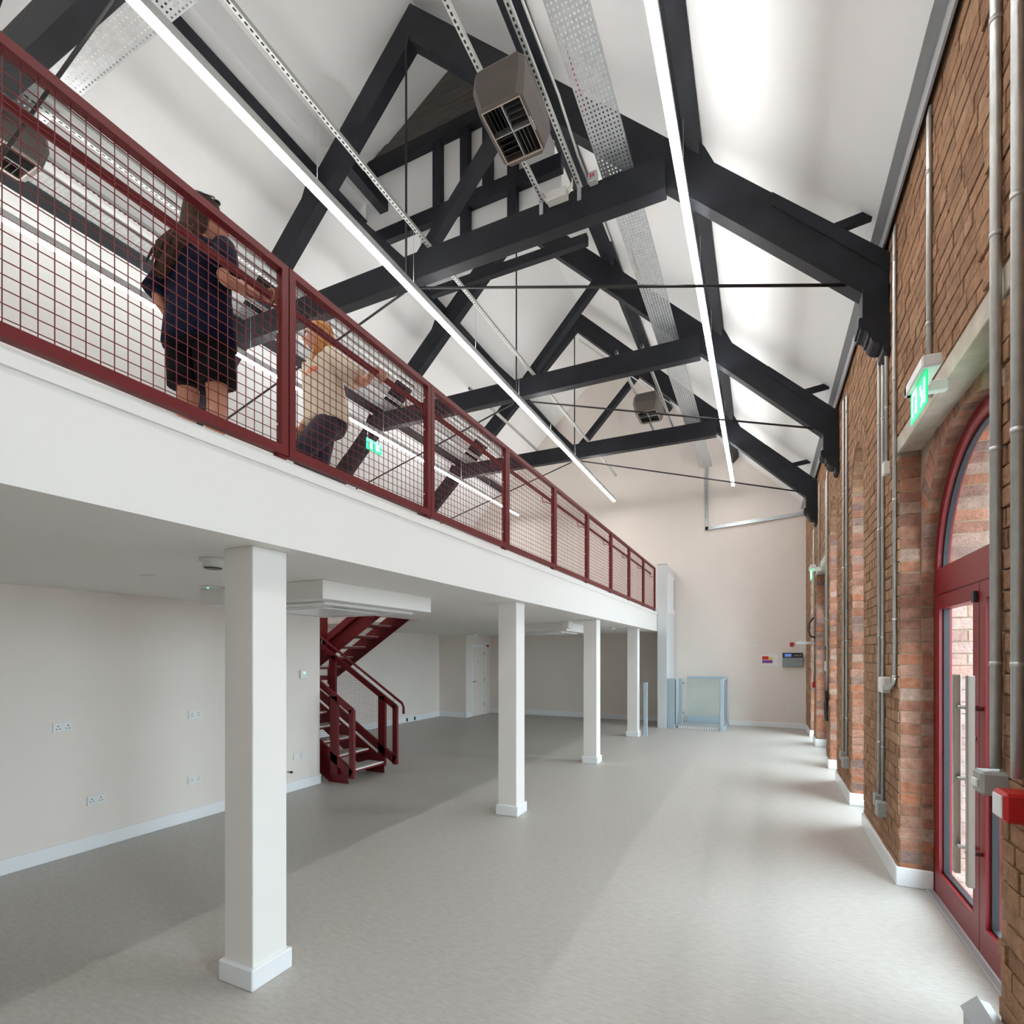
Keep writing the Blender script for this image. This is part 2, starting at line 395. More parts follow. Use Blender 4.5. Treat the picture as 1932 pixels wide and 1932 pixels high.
while z + CO <= WTOP:
    zm = z + CO / 2
    for p, q in edges_between(zm):
        if q < 1.8: continue             # behind the viewer the mortar wall is enough
        p0 = max(p, 1.8)
        y = p0 - (BL + BG) * (0.5 if row % 2 else 0.0) - (0 if p0 == p else (row * 0.07) % 0.2)
        if row % 5 == 4: L = BL / 2 - BG / 2
        else: L = BL
        while y < q:
            a, b = max(y, p0), min(y + L, q)
            ragged = 0
            if abs(b - 3.1) < 0.012 and zm < LZ0: b += R.uniform(-0.055, 0.015)     # ragged reveal of the near pier
            if b - a > 0.03: bricks.append(['F', XW, (a + b) / 2, zm, b - a, CO - BG])
            y += L + BG
    for k, a, b in OPEN:                 # far reveals, facing the viewer
        if b < 2: continue
        top = LZ0 if k == 'door' else SPR_W
        if zm < top:
            for x0, x1, dy in ((XW + 0.006, XM - 0.004, 0.0), (XM + 0.006, 1.188, 0.0)):
                if k == 'door' and x0 > XM and zm > DOOR_S: continue
                bricks.append(['J', (x0 + x1) / 2, b + dy, zm, x1 - x0, CO - BG])
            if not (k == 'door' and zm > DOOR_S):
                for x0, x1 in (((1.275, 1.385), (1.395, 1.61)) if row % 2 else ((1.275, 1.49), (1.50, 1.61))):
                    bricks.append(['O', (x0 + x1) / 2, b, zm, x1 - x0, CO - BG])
    z += CO; row += 1
def proj_area(bk):
    f, x, y, z, L, h = bk
    d = Vector((x, y, z - CAM_H)); n = Vector((-1, 0, 0)) if f == 'F' else Vector((0, -1, 0))
    fw = -x * math.sin(TH) + y * math.cos(TH); rt = (x * math.cos(TH) + y * math.sin(TH)) / max(fw, 0.01)
    if fw < 0.3 or abs(rt) > 0.985: return 0
    if (z - CAM_H) / fw > 1.24 or (CAM_H - z) / fw > 0.70: return 0
    return max(0, -d.normalized().dot(n)) * L * h / d.length_squared
def brick_verts(bk, jit):
    """a chamfered brick standing 6-16 mm proud of its face"""
    f, x, y, z, L, h = bk
    pr = R.uniform(0.002, 0.009) * (2.2 if (f == 'F' and y < 3.2) else 1); ch = 0.004
    hl, hh = L / 2, h / 2
    vs = []
    for d, e in ((-0.004, 0), (pr - ch * 0.5, 0), (pr, ch)):
        for i, j in ((-1, -1), (1, -1), (1, 1), (-1, 1)):
            u, v = i * (hl - e) + R.uniform(-jit, jit), j * (hh - e) + R.uniform(-jit, jit)
            vs.append((x - d, y + u, z + v) if f == 'F' else (x + u, y - d, z + v))
    fs = [(0, 1, 5, 4), (1, 2, 6, 5), (2, 3, 7, 6), (3, 0, 4, 7), (4, 5, 9, 8), (5, 6, 10, 9), (6, 7, 11, 10), (7, 4, 8, 11), (8, 9, 10, 11)]
    return vs, fs
bricks.sort(key=proj_area, reverse=True)
def bmat(bk): return {'F': 'brick_face', 'J': 'brick_jamb', 'O': 'brick_outer_daylit'}[bk[0]]
for bk in bricks[:285]:
    vs, fs = brick_verts(bk, 0.002)
    q = MB().add(vs, fs).build('brick', bmat(bk), None, (bk[1], bk[2], bk[3]))
    q.parent = wall_right
for mname in ('brick_face', 'brick_jamb', 'brick_outer_daylit'):
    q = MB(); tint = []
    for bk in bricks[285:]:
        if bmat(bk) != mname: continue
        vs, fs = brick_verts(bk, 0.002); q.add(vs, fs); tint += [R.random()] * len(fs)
    if mname == 'brick_face':            # arch rings over the windows
        for k, a, b in OPEN:
            if k != 'window' or b < 2: continue
            r = (b - a) / 2; cy = (a + b) / 2; n = 19
            for i in range(n):
                a0, a1 = math.pi * i / n + 0.010, math.pi * (i + 1) / n - 0.010
                pr = R.uniform(0.003, 0.008)
                for ra, rb in ((r + 0.004, r + 0.105), (r + 0.113, r + 0.215)):
                    P4 = [(cy + rr * math.cos(t), SPR_W + rr * math.sin(t)) for rr, t in ((ra, a0), (rb, a0), (rb, a1), (ra, a1))]
                    vs = [(XW - d, p, z) for d in (-0.004, pr) for p, z in P4]
                    q.add(vs, [(4, 5, 6, 7), (0, 1, 5, 4), (1, 2, 6, 5), (2, 3, 7, 6), (3, 0, 4, 7)]); tint += [R.random()] * 5
                vs = [(xx, cy + (r - d) * math.cos(t), SPR_W + (r - d) * math.sin(t)) for d in (-0.003, 0.004) for xx, t in ((XW + 0.01, a0), (1.18, a0), (1.18, a1), (XW + 0.01, a1))]
                q.add(vs, [(4, 5, 6, 7), (0, 1, 5, 4), (1, 2, 6, 5), (2, 3, 7, 6), (3, 0, 4, 7)]); tint += [R.random()] * 5
    elif mname == 'brick_jamb':          # arch ring of the doors, seen under the lintel
        for k, a, b in OPEN:
            if k != 'door': continue
            cy = (a + b) / 2; r = (b - a) / 2; n = 34
            for i in range(n):
                a0, a1 = math.pi * i / n + 0.006, math.pi * (i + 1) / n - 0.006
                P4 = [(cy + rr * math.cos(t), DOOR_S + rr * math.sin(t)) for rr, t in ((r + 0.004, a0), (r + 0.22, a0), (r + 0.22, a1), (r + 0.004, a1))]
                vs = [(XM - d, p, z) for d in (-0.004, R.uniform(0.0, 0.006)) for p, z in P4]
                q.add(vs, [(4, 5, 6, 7), (0, 1, 5, 4), (1, 2, 6, 5), (2, 3, 7, 6), (3, 0, 4, 7)]); tint += [R.random()] * 5
                for xa, xb in ((XM + 0.002, 1.185), (1.28, 1.61)):
                    vs = [(xx, cy + (r - d) * math.cos(t), DOOR_S + (r - d) * math.sin(t)) for d in (-0.003, 0.004) for xx, t in ((xa, a0), (xb, a0), (xb, a1), (xa, a1))]
                    q.add(vs, [(4, 5, 6, 7), (0, 1, 5, 4), (1, 2, 6, 5), (2, 3, 7, 6), (3, 0, 4, 7)]); tint += [R.random()] * 5
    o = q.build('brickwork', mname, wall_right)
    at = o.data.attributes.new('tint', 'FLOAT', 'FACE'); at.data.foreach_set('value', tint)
    tag(o, None, None, None, 'stuff')
# concrete lintels over the doors
for (k, a, b), lab in zip([o for o in OPEN if o[0] == 'door'], ('pale concrete lintel over the near red glazed door', 'pale concrete lintel over the far red door')):
    tag(MB().cbox(XW - 0.006, XM + 0.01, a - 0.12, b + 0.12, LZ0, LZ1, 0.005).build('concrete_lintel', 'concrete', None, (XW, (a + b) / 2, LZ0)), lab, 'lintel', 'concrete lintels in the brick wall')
# skirting on the brick piers
PIERS = [(1.25, 3.1), (5.05, 6.62), (7.5, 8.85), (9.75, 10.2), (12.05, 12.55), (13.4, Y1 - 0.02)]
PL = ['near the viewer', 'between the near red door and the first arched window', 'between the two arched windows', 'before the far red door', 'after the far red door', 'meeting the end wall']
for i, (a, b) in enumerate(PIERS):
    s = MB().cbox(XW - 0.024, XW, a, b, 0, 0.145, 0.005)
    if i: s.cbox(XW - 0.024, 1.185, a - 0.024, a, 0, 0.145, 0.005)
    struct(s, 'baseboard_right', 'gloss_white', 'white skirting on the brick pier ' + PL[i])

# ------------------------------------------------------------------ glazed doors and arched windows
XD0, XD1 = 1.19, 1.265
def ring(mb, cy, cz, r0, r1, x0, x1, n=28, a0=0.0, a1=math.pi):
    A, B = arc(cy, cz, r0, a0, a1, n), arc(cy, cz, r1, a0, a1, n)
    for i in range(n):
        P4 = [A[i], B[i], B[i + 1], A[i + 1]]
        vs = [(x, y, z) for x in (x0, x1) for y, z in P4]
        mb.add(vs, [(0, 1, 2, 3), (4, 7, 6, 5), (0, 4, 5, 1), (1, 5, 6, 2), (2, 6, 7, 3), (3, 7, 4, 0)])
    return mb
def red_door(name, y0, y1, label):
    cy = (y0 + y1) / 2; r = (y1 - y0) / 2 - 0.005; T0, T1 = 2.25, 2.44
    t = thing(name, label, None, (1.22, cy, 0), None, 'structure')
    fr = MB()
    for a, b in ((y0 + 0.004, y0 + 0.075), (y1 - 0.075, y1 - 0.004)): fr.box(XD0, XD1, a, b, 0, DOOR_S)
    ring(fr, cy, DOOR_S, r - 0.075, r, XD0, XD1)
    fr.build('door_frame', 'red_door', t)
    MB().box(XD0 - 0.005, XD1 + 0.005, y0 + 0.075, y1 - 0.075, T0, T1).build('transom', 'red_door', t)
    q = MB(); ring(q, cy, DOOR_S, r - 0.112, r - 0.09, XD0 + 0.025, XD1 - 0.02); q.box(XD0 + 0.025, XD1 - 0.02, y0 + 0.1, y1 - 0.1, T1, T1 + 0.018)
    q.build('glazing_bead', 'black_gasket', t)
    q = MB(); ring(q, cy, DOOR_S, r - 0.092, r - 0.07, XD0 - 0.004, XD1 - 0.03); q.build('fanlight_frame', 'red_door', t)
    poly = [(y, z) for y, z in arc(cy, DOOR_S, r - 0.10, 0, math.pi, 28)] + [(y0 + 0.1, T1), (y1 - 0.1, T1)]
    MB().prism([(y, max(z, T1)) for y, z in arc(cy, DOOR_S, r - 0.10, 0.092, math.pi - 0.092, 28)], 0, 1.226, 1.232).build('fanlight_pane', 'window_glass', t)
    mid = cy
    for s, (a, b) in ((1, (mid + 0.004, y1 - 0.08)), (-1, (y0 + 0.08, mid - 0.004))):
        lf = MB(); sw = 0.10
        lf.box(XD0 - 0.012, XD1 - 0.012, a, a + sw, 0.02, T0 - 0.012).box(XD0 - 0.012, XD1 - 0.012, b - sw, b, 0.02, T0 - 0.012)
        lf.box(XD0 - 0.012, XD1 - 0.012, a + sw, b - sw, 0.02, 0.20).box(XD0 - 0.012, XD1 - 0.012, a + sw, b - sw, T0 - 0.012 - sw, T0 - 0.012)
        L = lf.build('door_leaf', 'red_door', t)
        g = MB()
        for p, q2 in ((a + sw, a + sw + 0.016), (b - sw - 0.016, b - sw)): g.box(XD0 + 0.012, XD1 - 0.03, p, q2, 0.20, T0 - 0.112)
        g.box(XD0 + 0.012, XD1 - 0.03, a + sw, b - sw, 0.20, 0.216)
        g.build('gasket', 'black_gasket', L)
        MB().box(1.222, 1.228, a + sw, b - sw, 0.2, T0 - 0.112).build('pane', 'window_glass', L)
        hy = (a + 0.055) if s > 0 else (b - 0.055)
        for xs in (-1, 1):
            hx = XD0 - 0.012 - 0.075 if xs < 0 else XD1 + 0.075 - 0.012
            yy = hy + s * 0.06
            h = MB().cbox(hx - 0.018, hx + 0.018, yy - 0.02, yy + 0.02, 0.44, 1.68, 0.004)
            for zz in (0.62, 1.04, 1.48):
                h.tube([(hx, yy, zz), (hx, hy, zz), (XD0 - 0.012 if xs < 0 else XD1 - 0.012, hy, zz)], 0.012, 10)
            h.build('pull_handle', 'stainless', L)
        if s > 0:
            MB().cbox(XD0 - 0.035, XD0 - 0.012, a + 0.01, a + 0.05, T0 - 0.13, T0 - 0.06, 0.004).build('door_contact', 'dark_plastic', L)
            MB().lathe([(0.016, 0), (0.016, 0.006)], (XD0 - 0.018, hy, 1.29), 14, 0).build('lock_cylinder', 'stainless', L)
    MB().cbox(XD0 - 0.055, XD0 - 0.012, y0 + 0.02, y1 - 0.02, 0, 0.014, 0.004).build('threshold', 'trim_grey', t)
    return t
red_door('door_1', 3.1, 5.05, 'near red glazed double door under an arched fanlight')
red_door('door_2', 10.2, 12.05, 'far red glazed double door deep in the brick wall')
def arched_window(name, y0, y1, label):
    cy = (y0 + y1) / 2; r = (y1 - y0) / 2 - 0.004
    t = thing(name, label, None, (1.22, cy, 0), None, 'structure')
    fr = MB()
    for a, b in ((y0 + 0.004, y0 + 0.07), (y1 - 0.07, y1 - 0.004)): fr.box(XD0, XD1, a, b, 0, SPR_W)
    fr.box(XD0, XD1, y0 + 0.07, y1 - 0.07, 0, 0.09).box(XD0, XD1, y0 + 0.07, y1 - 0.07, 2.25, 2.33)
    ring(fr, cy, SPR_W, r - 0.066, r, XD0, XD1, 20); fr.build('window_frame', 'red_door', t)
    MB().box(1.224, 1.23, y0 + 0.07, y1 - 0.07, 0.09, 2.25).build('pane', 'window_glass', t)
    MB().prism([(y1 - 0.07, 2.33)] + arc(cy, SPR_W, r - 0.066, 0, math.pi, 20) + [(y0 + 0.07, 2.33)], 0, 1.224, 1.23).build('pane', 'window_glass', t)
arched_window('window_1', 6.62, 7.5, 'nearest narrow arched window in the brick wall')
arched_window('window_2', 8.85, 9.75, 'second narrow arched window in the brick wall')
arched_window('window_3', 12.55, 13.4, 'farthest narrow arched window in the brick wall')
arched_window('window_4', 0.35, 1.25, 'arched window in the brick wall beside the viewer')

# ------------------------------------------------------------------ columns
t = thing('column', 'nearest white square column with a plinth, left of the picture', 'column', (-2.59, 2.095, 0), 'white columns under the mezzanine edge')
MB().cbox(-2.703, -2.477, 1.982, 2.208, 0.10, ZM, 0.004).build('shaft', 'white_paint', t)
MB().cbox(-2.725, -2.455, 1.96, 2.23, 0, 0.115, 0.006).build('plinth', 'gloss_white', t)
for y, lab in ((5.34, 'second white square column from the viewer'), (8.5, 'third white square column from the viewer'), (11.68, 'farthest white square column beside a blue-grey steel post')):
    copy_tree(t, (0.0, y - 1.96, 0), None, lab)

# ------------------------------------------------------------------ roof trusses
ZT, VD = 9.82, 0.456
YT = 5.36
def zt(x): return ZT - SL * abs(x - CX)
def truss():
    t = thing('roof_truss', '', 'roof truss', (CX, YT + 0.08, 6.345), 'black timber roof trusses')
    for s in (-1, 1):
        def X(d): return CX + s * d
        e = 4.88; k = 4.69
        poly = [(X(0), ZT), (X(e), zt(X(e))), (X(e), zt(X(k)) - VD - 0.02), (X(k), zt(X(k)) - VD), (X(0), ZT - VD)]
        raf = MB().prism(poly, 1, YT, YT + 0.16).build('rafter', 'timber_black', t)
        MB().prism([(X(4.0), zt(X(4.0))), (X(e), zt(X(e)) + 0.01), (X(e), zt(X(e)) - 0.15), (X(4.0), zt(X(4.0)) - 0.12)], 1, YT - 0.012, YT + 0.172).build('sprocket', 'timber_black', raf)
        MB().bar((X(0.08), YT + 0.08, 6.63), (X(1.42), YT + 0.08, 8.04), 0.12, 0.14, (0, 1, 0)).build('strut', 'timber_black', t)
        MB().cbox(min(X(4.69), X(e)), max(X(4.69), X(e)), YT - 0.01, YT + 0.17, 4.64, 4.92, 0.004).build('wall_post', 'timber_black', t)
        pr = [(4.88, 4.655), (4.66, 4.655), (4.66, 4.585), (4.675, 4.585), (4.675, 4.555), (4.705, 4.545), (4.725, 4.52), (4.73, 4.49), (4.745, 4.49)]
        pr += [(4.745 + 0.085 * (1 - math.cos(a)), 4.49 - 0.085 * math.sin(a)) for a in [i * math.pi / 12 for i in range(1, 7)]]
        pr += [(4.835, 4.405), (4.835, 4.34), (4.86, 4.315), (4.88, 4.31)]
        MB().prism([(X(d), z) for d, z in pr], 1, YT - 0.04, YT + 0.20).build('corbel', 'timber_black', t)
        MB().tube([(X(0.10), YT + 0.02, 6.30), (X(4.58), YT + 0.02, 5.00)], 0.014, 8).build('tie_rod', 'iron_black', t)
        for d in (1.72, 3.37):
            MB().prism([(X(d), zt(X(d)) - 0.01), (X(d + 0.16), zt(X(d + 0.16)) - 0.01), (X(d + 0.05), zt(X(d + 0.05)) + 0.12), (X(d), zt(X(d)) + 0.15)], 1, YT + 0.02, YT + 0.14).build('purlin_cleat', 'timber_black', t)
        MB().bar((X(4.36), YT + 0.10, 5.55), (X(4.80), YT + 0.10, 5.60), 0.06, 0.075).build('wall_stub', 'timber_black', t)
    MB().cbox(CX - 3.08, CX + 3.06, YT - 0.06, YT + 0.09, 6.345, 6.675, 0.006).build('collar', 'timber_black', t)
    MB().tube([(CX, YT - 0.02, 9.38), (CX, YT - 0.075, 9.2), (CX, YT - 0.075, 6.27)], 0.014, 8).build('king_rod', 'iron_black', t)
    return t
t1 = truss(); t1['label'] = 'black timber roof truss nearest the viewer with its whole triangle in view'
copy_tree(t1, (0, -3.26, 0), None, 'black timber roof truss cut off by the top left corner')
copy_tree(t1, (0, 3.20, 0), None, 'second black roof truss, its tie rod level with the long light')
copy_tree(t1, (0, 6.40, 0), None, 'farthest black roof truss, just before the cream end wall')
# purlins
for s, d, lab in ((-1, 1.62, 'upper black purlin on the left roof slope'), (1, 1.62, 'upper black purlin on the right roof slope'),
                  (-1, 3.26, 'lower black purlin on the left roof slope'), (1, 3.26, 'lower black purlin on the right slope above the right light')):
    x = CX + s * d; n = Vector((s * SL, 0, 1)).normalized()
    zc0 = zt(x) + 0.13
    tag(MB().bar((x, Y0, zc0), (x, Y1, zc0), 0.15, 0.19, n).build('roof_purlin', 'timber_black', None, (x, Y0, zc0)), lab, 'purlin', 'black purlins under the roof slopes')
# frames closing the raised ridge part
t = thing('gable_frame', 'black stud frame under dark boards high behind the fan heater', 'timber frame', (CX, 6.28, 7.8))
MB().box(CX - 1.47, CX + 1.47, 6.22, 6.335, 8.97, 9.14).build('beam', 'timber_black', t)
MB().box(CX - 1.30, CX + 1.65, 6.24, 6.335, 7.88, 8.08).build('beam', 'timber_black', t)
for x in (-5.10, -2.74): MB().box(x - 0.07, x + 0.07, 5.53, 6.60 if x < -4 else 6.2, 8.40, 8.55).build('side_beam', 'timber_black', t)
for x, zl in ((-4.11, 8.05), (-3.665, 7.32), (-3.32, 8.05), (-2.95, 7.32)): MB().box(x - 0.062, x + 0.062, 6.23, 6.335, zl, 8.98).build('stud', 'timber_black', t)
zb = [9.14, 9.30, 9.45, 9.60, 9.75, 9.90]
for i in range(5):
    hw = lambda z: 1.50 * (9.92 - z) / (9.92 - 9.14)
    a, b = zb[i] + 0.004, zb[i + 1] - 0.002; yo = 0.02 if i == 0 else 0.0
    MB().prism([(CX - hw(a), a), (CX + hw(a), a), (CX + hw(b), b), (CX - hw(b), b)], 1, 6.27 - yo, 6.335).build('board', 'timber_raw', t)
tag(MB().cbox(CX - 1.45, CX + 1.45, 7.94, 8.05, 8.22, 8.37, 0.005).build('trimmer_beam', 'timber_black', None, (CX, 8.0, 8.22)), 'black cross beam high between the first and second trusses', 'beam')

# ------------------------------------------------------------------ linear lights
def linear_light(x, y1, label, hang):
    z0, z1 = 5.955, 6.03; y0 = -1.2
    t = thing('linear_light', label, 'light', (x, y1, z0), 'long suspended linear lights')
    MB().box(x - 0.033, x - 0.029, y0, y1, z0, z1).box(x + 0.029, x + 0.033, y0, y1, z0, z1).box(x - 0.029, x + 0.029, y0, y1, z0 + 0.03, z0 + 0.034).box(x - 0.033, x + 0.033, y1, y1 + 0.003, z0, z1).build('housing', 'galv_pale', t)
    MB().box(x - 0.035, x + 0.035, y0, y1 - 0.002, z0 - 0.014, z0 - 0.001).build('diffuser', 'led_down', t)
    MB().box(x - 0.026, x + 0.026, y0, y1 - 0.002, z1 - 0.006, z1 - 0.001).build('uplight_diffuser', 'led_up', t)
    y = y1 - 0.4
    while y > 1.0:
        MB().tube([(x, y, z1 - 0.01), (x, y, hang)], 0.0022, 5).build('suspension_wire', 'galvanised', t); y -= 1.45
    return t
linear_light(-3.605, 14.1, 'middle of three long white suspended lights, over the railing', 6.676)
linear_light(-0.64, 14.05, 'right-hand long white suspended light, near the brick wall', 6.60)
linear_light(-6.54, 14.3, 'left-hand long white suspended light, seen through the railing mesh', 6.95)

# ------------------------------------------------------------------ slotted channels and perforated trays
def channel(x, y0, y1, label, z=6.677):
    q = MB(); n = int((y1 - y0) / 0.05); w = 0.0205
    q.holed(x - w, x + w, y0, y1, z, 1, n, 0.40, 0.56)
    for s in (-1, 1): q.add([(x + s * w, y0, z), (x + s * w, y1, z), (x + s * w, y1, z + 0.041), (x + s * w, y0, z + 0.041)], [(0, 1, 2, 3)])
    for s in (-1, 1): q.add([(x + s * w, y0, z + 0.041), (x + s * w, y1, z + 0.041), (x + s * 0.011, y1, z + 0.041), (x + s * 0.011, y0, z + 0.041)], [(0, 1, 2, 3)])
    q.add([(x - w, y0, z + 0.041), (x + w, y0, z + 0.041), (x + w, y1, z + 0.041), (x - w, y1, z + 0.041)], [(0, 1, 2, 3)])
    o = q.build('slotted_channel', 'galv_pale', None, (x, y0, z), False)
    MB().box(x - 0.016, x + 0.016, y0 + 0.01, y1 - 0.01, z + 0.006, z + 0.03).build('cable', 'dark_plastic', o)  # dark strip added so the slots look unlit inside
    return tag(o, label, 'steel channel', 'slotted steel channels on the trusses')
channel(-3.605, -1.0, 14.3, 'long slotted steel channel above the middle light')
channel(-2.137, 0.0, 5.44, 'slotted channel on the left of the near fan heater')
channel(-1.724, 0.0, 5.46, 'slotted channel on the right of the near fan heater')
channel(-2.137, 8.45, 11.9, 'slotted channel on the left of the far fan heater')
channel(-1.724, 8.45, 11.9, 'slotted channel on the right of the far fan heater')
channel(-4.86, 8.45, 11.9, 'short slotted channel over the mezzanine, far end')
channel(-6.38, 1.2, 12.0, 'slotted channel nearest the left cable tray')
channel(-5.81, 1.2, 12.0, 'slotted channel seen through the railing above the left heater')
tag(MB().box(-5.705, -5.635, 1.2, 12.0, 6.677, 6.72).build('cable_trunking', 'grey_box', None, (-5.67, 1.2, 6.677)), 'dark grey trunking beside the left slotted channel', 'trunking')
def tray(x0, x1, y0, y1, z, along_y, label, pitch=0.045):
    q = MB()
    if along_y:
        q.holed(x0, x1, y0, y1, z, max(3, int((x1 - x0) / 0.034)), int((y1 - y0) / pitch), 0.36, 0.42)
        for x in (x0, x1): q.box(x - 0.001, x + 0.001, y0, y1, z, z + 0.05)
    else:
        q.holed(x0, x1, y0, y1, z, int((x1 - x0) / pitch), max(3, int((y1 - y0) / 0.034)), 0.42, 0.36)
        for y in (y0, y1): q.box(x0, x1, y - 0.001, y + 0.001, z, z + 0.05)
    o = q.build('cable_tray', 'galvanised', None, ((x0 + x1) / 2, (y0 + y1) / 2, z), False)
    return tag(o, label, 'cable tray', 'perforated cable trays')
tr = tray(-1.478, -1.172, -1.0, 14.6, 6.679, True, 'perforated steel cable tray along the right of the roof')
tray(-6.826, -6.58, 2.66, 13.0, 6.679, True, 'perforated cable tray seen through the mesh on the left')
tray(-6.5, -1.52, 2.30, 2.60, 6.725, False, 'perforated cable tray crossing the top left corner')
for x, y0, y1, lab in ((-1.42, 0.0, 14.3, 'red cable lying along the left edge of the right cable tray'),):
    q = MB(); pts = [(x + 0.012 * math.sin(i * 1.3), y0 + (y1 - y0) * i / 60, 6.686) for i in range(61)]
    tag(q.tube(pts, 0.006, 6).build('red_cable', 'red_plastic', None, (x, y0, 6.686)), lab, 'cable')

# ------------------------------------------------------------------ fan heaters
def heater(x0, x1, y0, y1, label):
    cx, cy = (x0 + x1) / 2, (y0 + y1) / 2; z0, zm, z1 = 6.28, 6.44, 6.62
    t = thing('fan_heater', label, 'heater', (cx, cy, z0), 'suspended fan heaters')
    bm = bmesh.new()
    def loop(a, b, c_, d, z, ch):
        return [bm.verts.new(p) for p in ((a + ch, c_, z), (b - ch, c_, z), (b, c_ + ch, z), (b, d - ch, z), (b - ch, d, z), (a + ch, d, z), (a, d - ch, z), (a, c_ + ch, z))]
    ls = [loop(x0 + 0.05, x1 - 0.05, y0 + 0.05, y1 - 0.05, z1, 0.03), loop(x0 + 0.01, x1 - 0.01, y0 + 0.01, y1 - 0.01, z1 - 0.06, 0.04), loop(x0, x1, y0, y1, zm, 0.04),
          loop(x0 + 0.035, x1 - 0.035, y0 + 0.035, y1 - 0.035, z0, 0.05), loop(x0 + 0.06, x1 - 0.06, y0 + 0.07, y1 - 0.07, z0, 0.02), loop(x0 + 0.07, x1 - 0.07, y0 + 0.08, y1 - 0.08, z0 + 0.10, 0.02)]
    for a, b in zip(ls, ls[1:]):
        for i in range(8): bm.faces.new((a[i], a[(i + 1) % 8], b[(i + 1) % 8], b[i]))
    bm.faces.new(ls[0])
    MB().bm(bm).build('casing', 'heater_taupe', t)
    MB().box(x0 + 0.07, x1 - 0.07, y0 + 0.08, y1 - 0.08, z0 + 0.10, z0 + 0.105).build('back_plate', 'black_gasket', t)
    q = MB(); a, b, c_, d = x0 + 0.06, x1 - 0.06, y0 + 0.07, y1 - 0.07
    for p in ((a, a + 0.008, c_, d), (b - 0.008, b, c_, d), (a, b, c_, c_ + 0.008), (a, b, d - 0.008, d)): q.box(p[0], p[1], p[2], p[3], z0 - 0.004, z0 + 0.006)
    q.build('grille_frame', 'heater_edge', t)
    MB().box(a, b, cy - 0.004, cy + 0.004, z0 + 0.002, z0 + 0.06).box(cx - 0.004, cx + 0.004, c_, d, z0 + 0.002, z0 + 0.06).build('grille_divider', 'grey_box', t)
    for qx in (0, 1):
        for qy in (0, 1):
            xa, xb = (a + 0.01, cx - 0.008) if qx == 0 else (cx + 0.008, b - 0.01)
            ya, yb = (c_ + 0.01, cy - 0.008) if qy == 0 else (cy + 0.008, d - 0.01)
            for i in range(4):
                f = (i + 0.6) / 4.4
                if (qx + qy) % 2:
                    y = ya + (yb - ya) * f; MB().bar((xa, y, z0 + 0.035), (xb, y, z0 + 0.035), 0.004, 0.07, (0, 0.5 if qy else -0.5, 1)).build('louvre', 'dark_plastic', t)
                else:
                    x = xa + (xb - xa) * f; MB().bar((x, ya, z0 + 0.035), (x, yb, z0 + 0.035), 0.004, 0.07, (0.5 if qx else -0.5, 0, 1)).build('louvre', 'dark_plastic', t)
    for x in (x0 + 0.03, x1 - 0.03):
        for y in (y0 + 0.1, y1 - 0.1): MB().tube([(x, y, zm + 0.02), (x, y, 6.676)], 0.004, 6).build('hanging_rod', 'galvanised', t)
    MB().lathe([(0.13, 0), (0.13, 0.03), (0.10, 0.045)], (cx, cy, z1 - 0.005), 18).build('fan_motor', 'dark_plastic', t)
    q = MB()
    for i, hgt in enumerate((0.012, 0.012, 0.016, 0.012, 0.014, 0.012, 0.010)):
        yy = cy - 0.06 + i * 0.018; q.add([(x1 - 0.055, yy, z0 - 0.001), (x1 - 0.055 + hgt, yy, z0 - 0.001), (x1 - 0.055 + hgt, yy + 0.010, z0 - 0.001), (x1 - 0.055, yy + 0.010, z0 - 0.001)], [(0, 1, 2, 3)])
    q.build('maker_lettering', 'white_plastic', t)
    return t
h = heater(-2.165, -1.695, 3.79, 4.43, 'near brown fan heater hanging under the roof, louvres facing down')
copy_tree(h, (0, 6.0, 0), None, 'far small fan heater hanging before the end wall')
copy_tree(h, (-4.23, -1.82, 0), None, 'brown fan heater behind the railing mesh at the left edge')
# boxes and cables on the first collar
t = thing('junction_box', 'pale grey junction box with looped cables on the near truss collar', 'junction box', (-1.95, 5.29, 6.65))
MB().cbox(-2.06, -1.84, 5.20, 5.298, 6.58, 6.672, 0.006).build('body', 'pale_box', t)
for i in range(3):
    z = 6.595 + i * 0.03
    MB().tube([(-1.84, 5.24, z), (-1.81, 5.225, z), (-1.785, 5.22, z + 0.02), (-1.775, 5.225, z + 0.06), (-1.78, 5.23, 6.74)], 0.006, 6).build('cable', 'cable_cream', t)
for i in range(3): MB().tube([(-2.06, 5.24, 6.60 + i * 0.025), (-2.075, 5.24, 6.60 + i * 0.025)], 0.01, 8).build('cable_gland', 'pale_box', t)
MB().tube([(-2.075, 5.24, 6.65), (-2.09, 5.235, 6.665), (-2.105, 5.22, 6.70)], 0.004, 6).build('cable', 'print_purple', t)
for x, lab in ((-2.15, 'flat steel strap holding the left heater channel to the collar'), (-1.724, 'flat steel strap holding the right heater channel to the collar')):
    tag(MB().box(x - 0.021, x + 0.021, 5.288, 5.299, 6.54, 6.676).box(x - 0.021, x + 0.021, 5.27, 5.299, 6.669, 6.676).build('steel_strap', 'galvanised', None, (x, 5.29, 6.54)), lab, 'bracket')
t = thing('switch_box', 'small grey box with two red switches on the near truss collar', 'switch box', (-1.565, 5.25, 6.65))
MB().cbox(-1.61, -1.52, 5.22, 5.298, 6.63, 6.73, 0.008).build('body', 'grey_box', t)
for x in (-1.58, -1.55): MB().box(x - 0.008, x + 0.008, 5.212, 5.22, 6.665, 6.695).build('rocker', 'red_plastic', t)
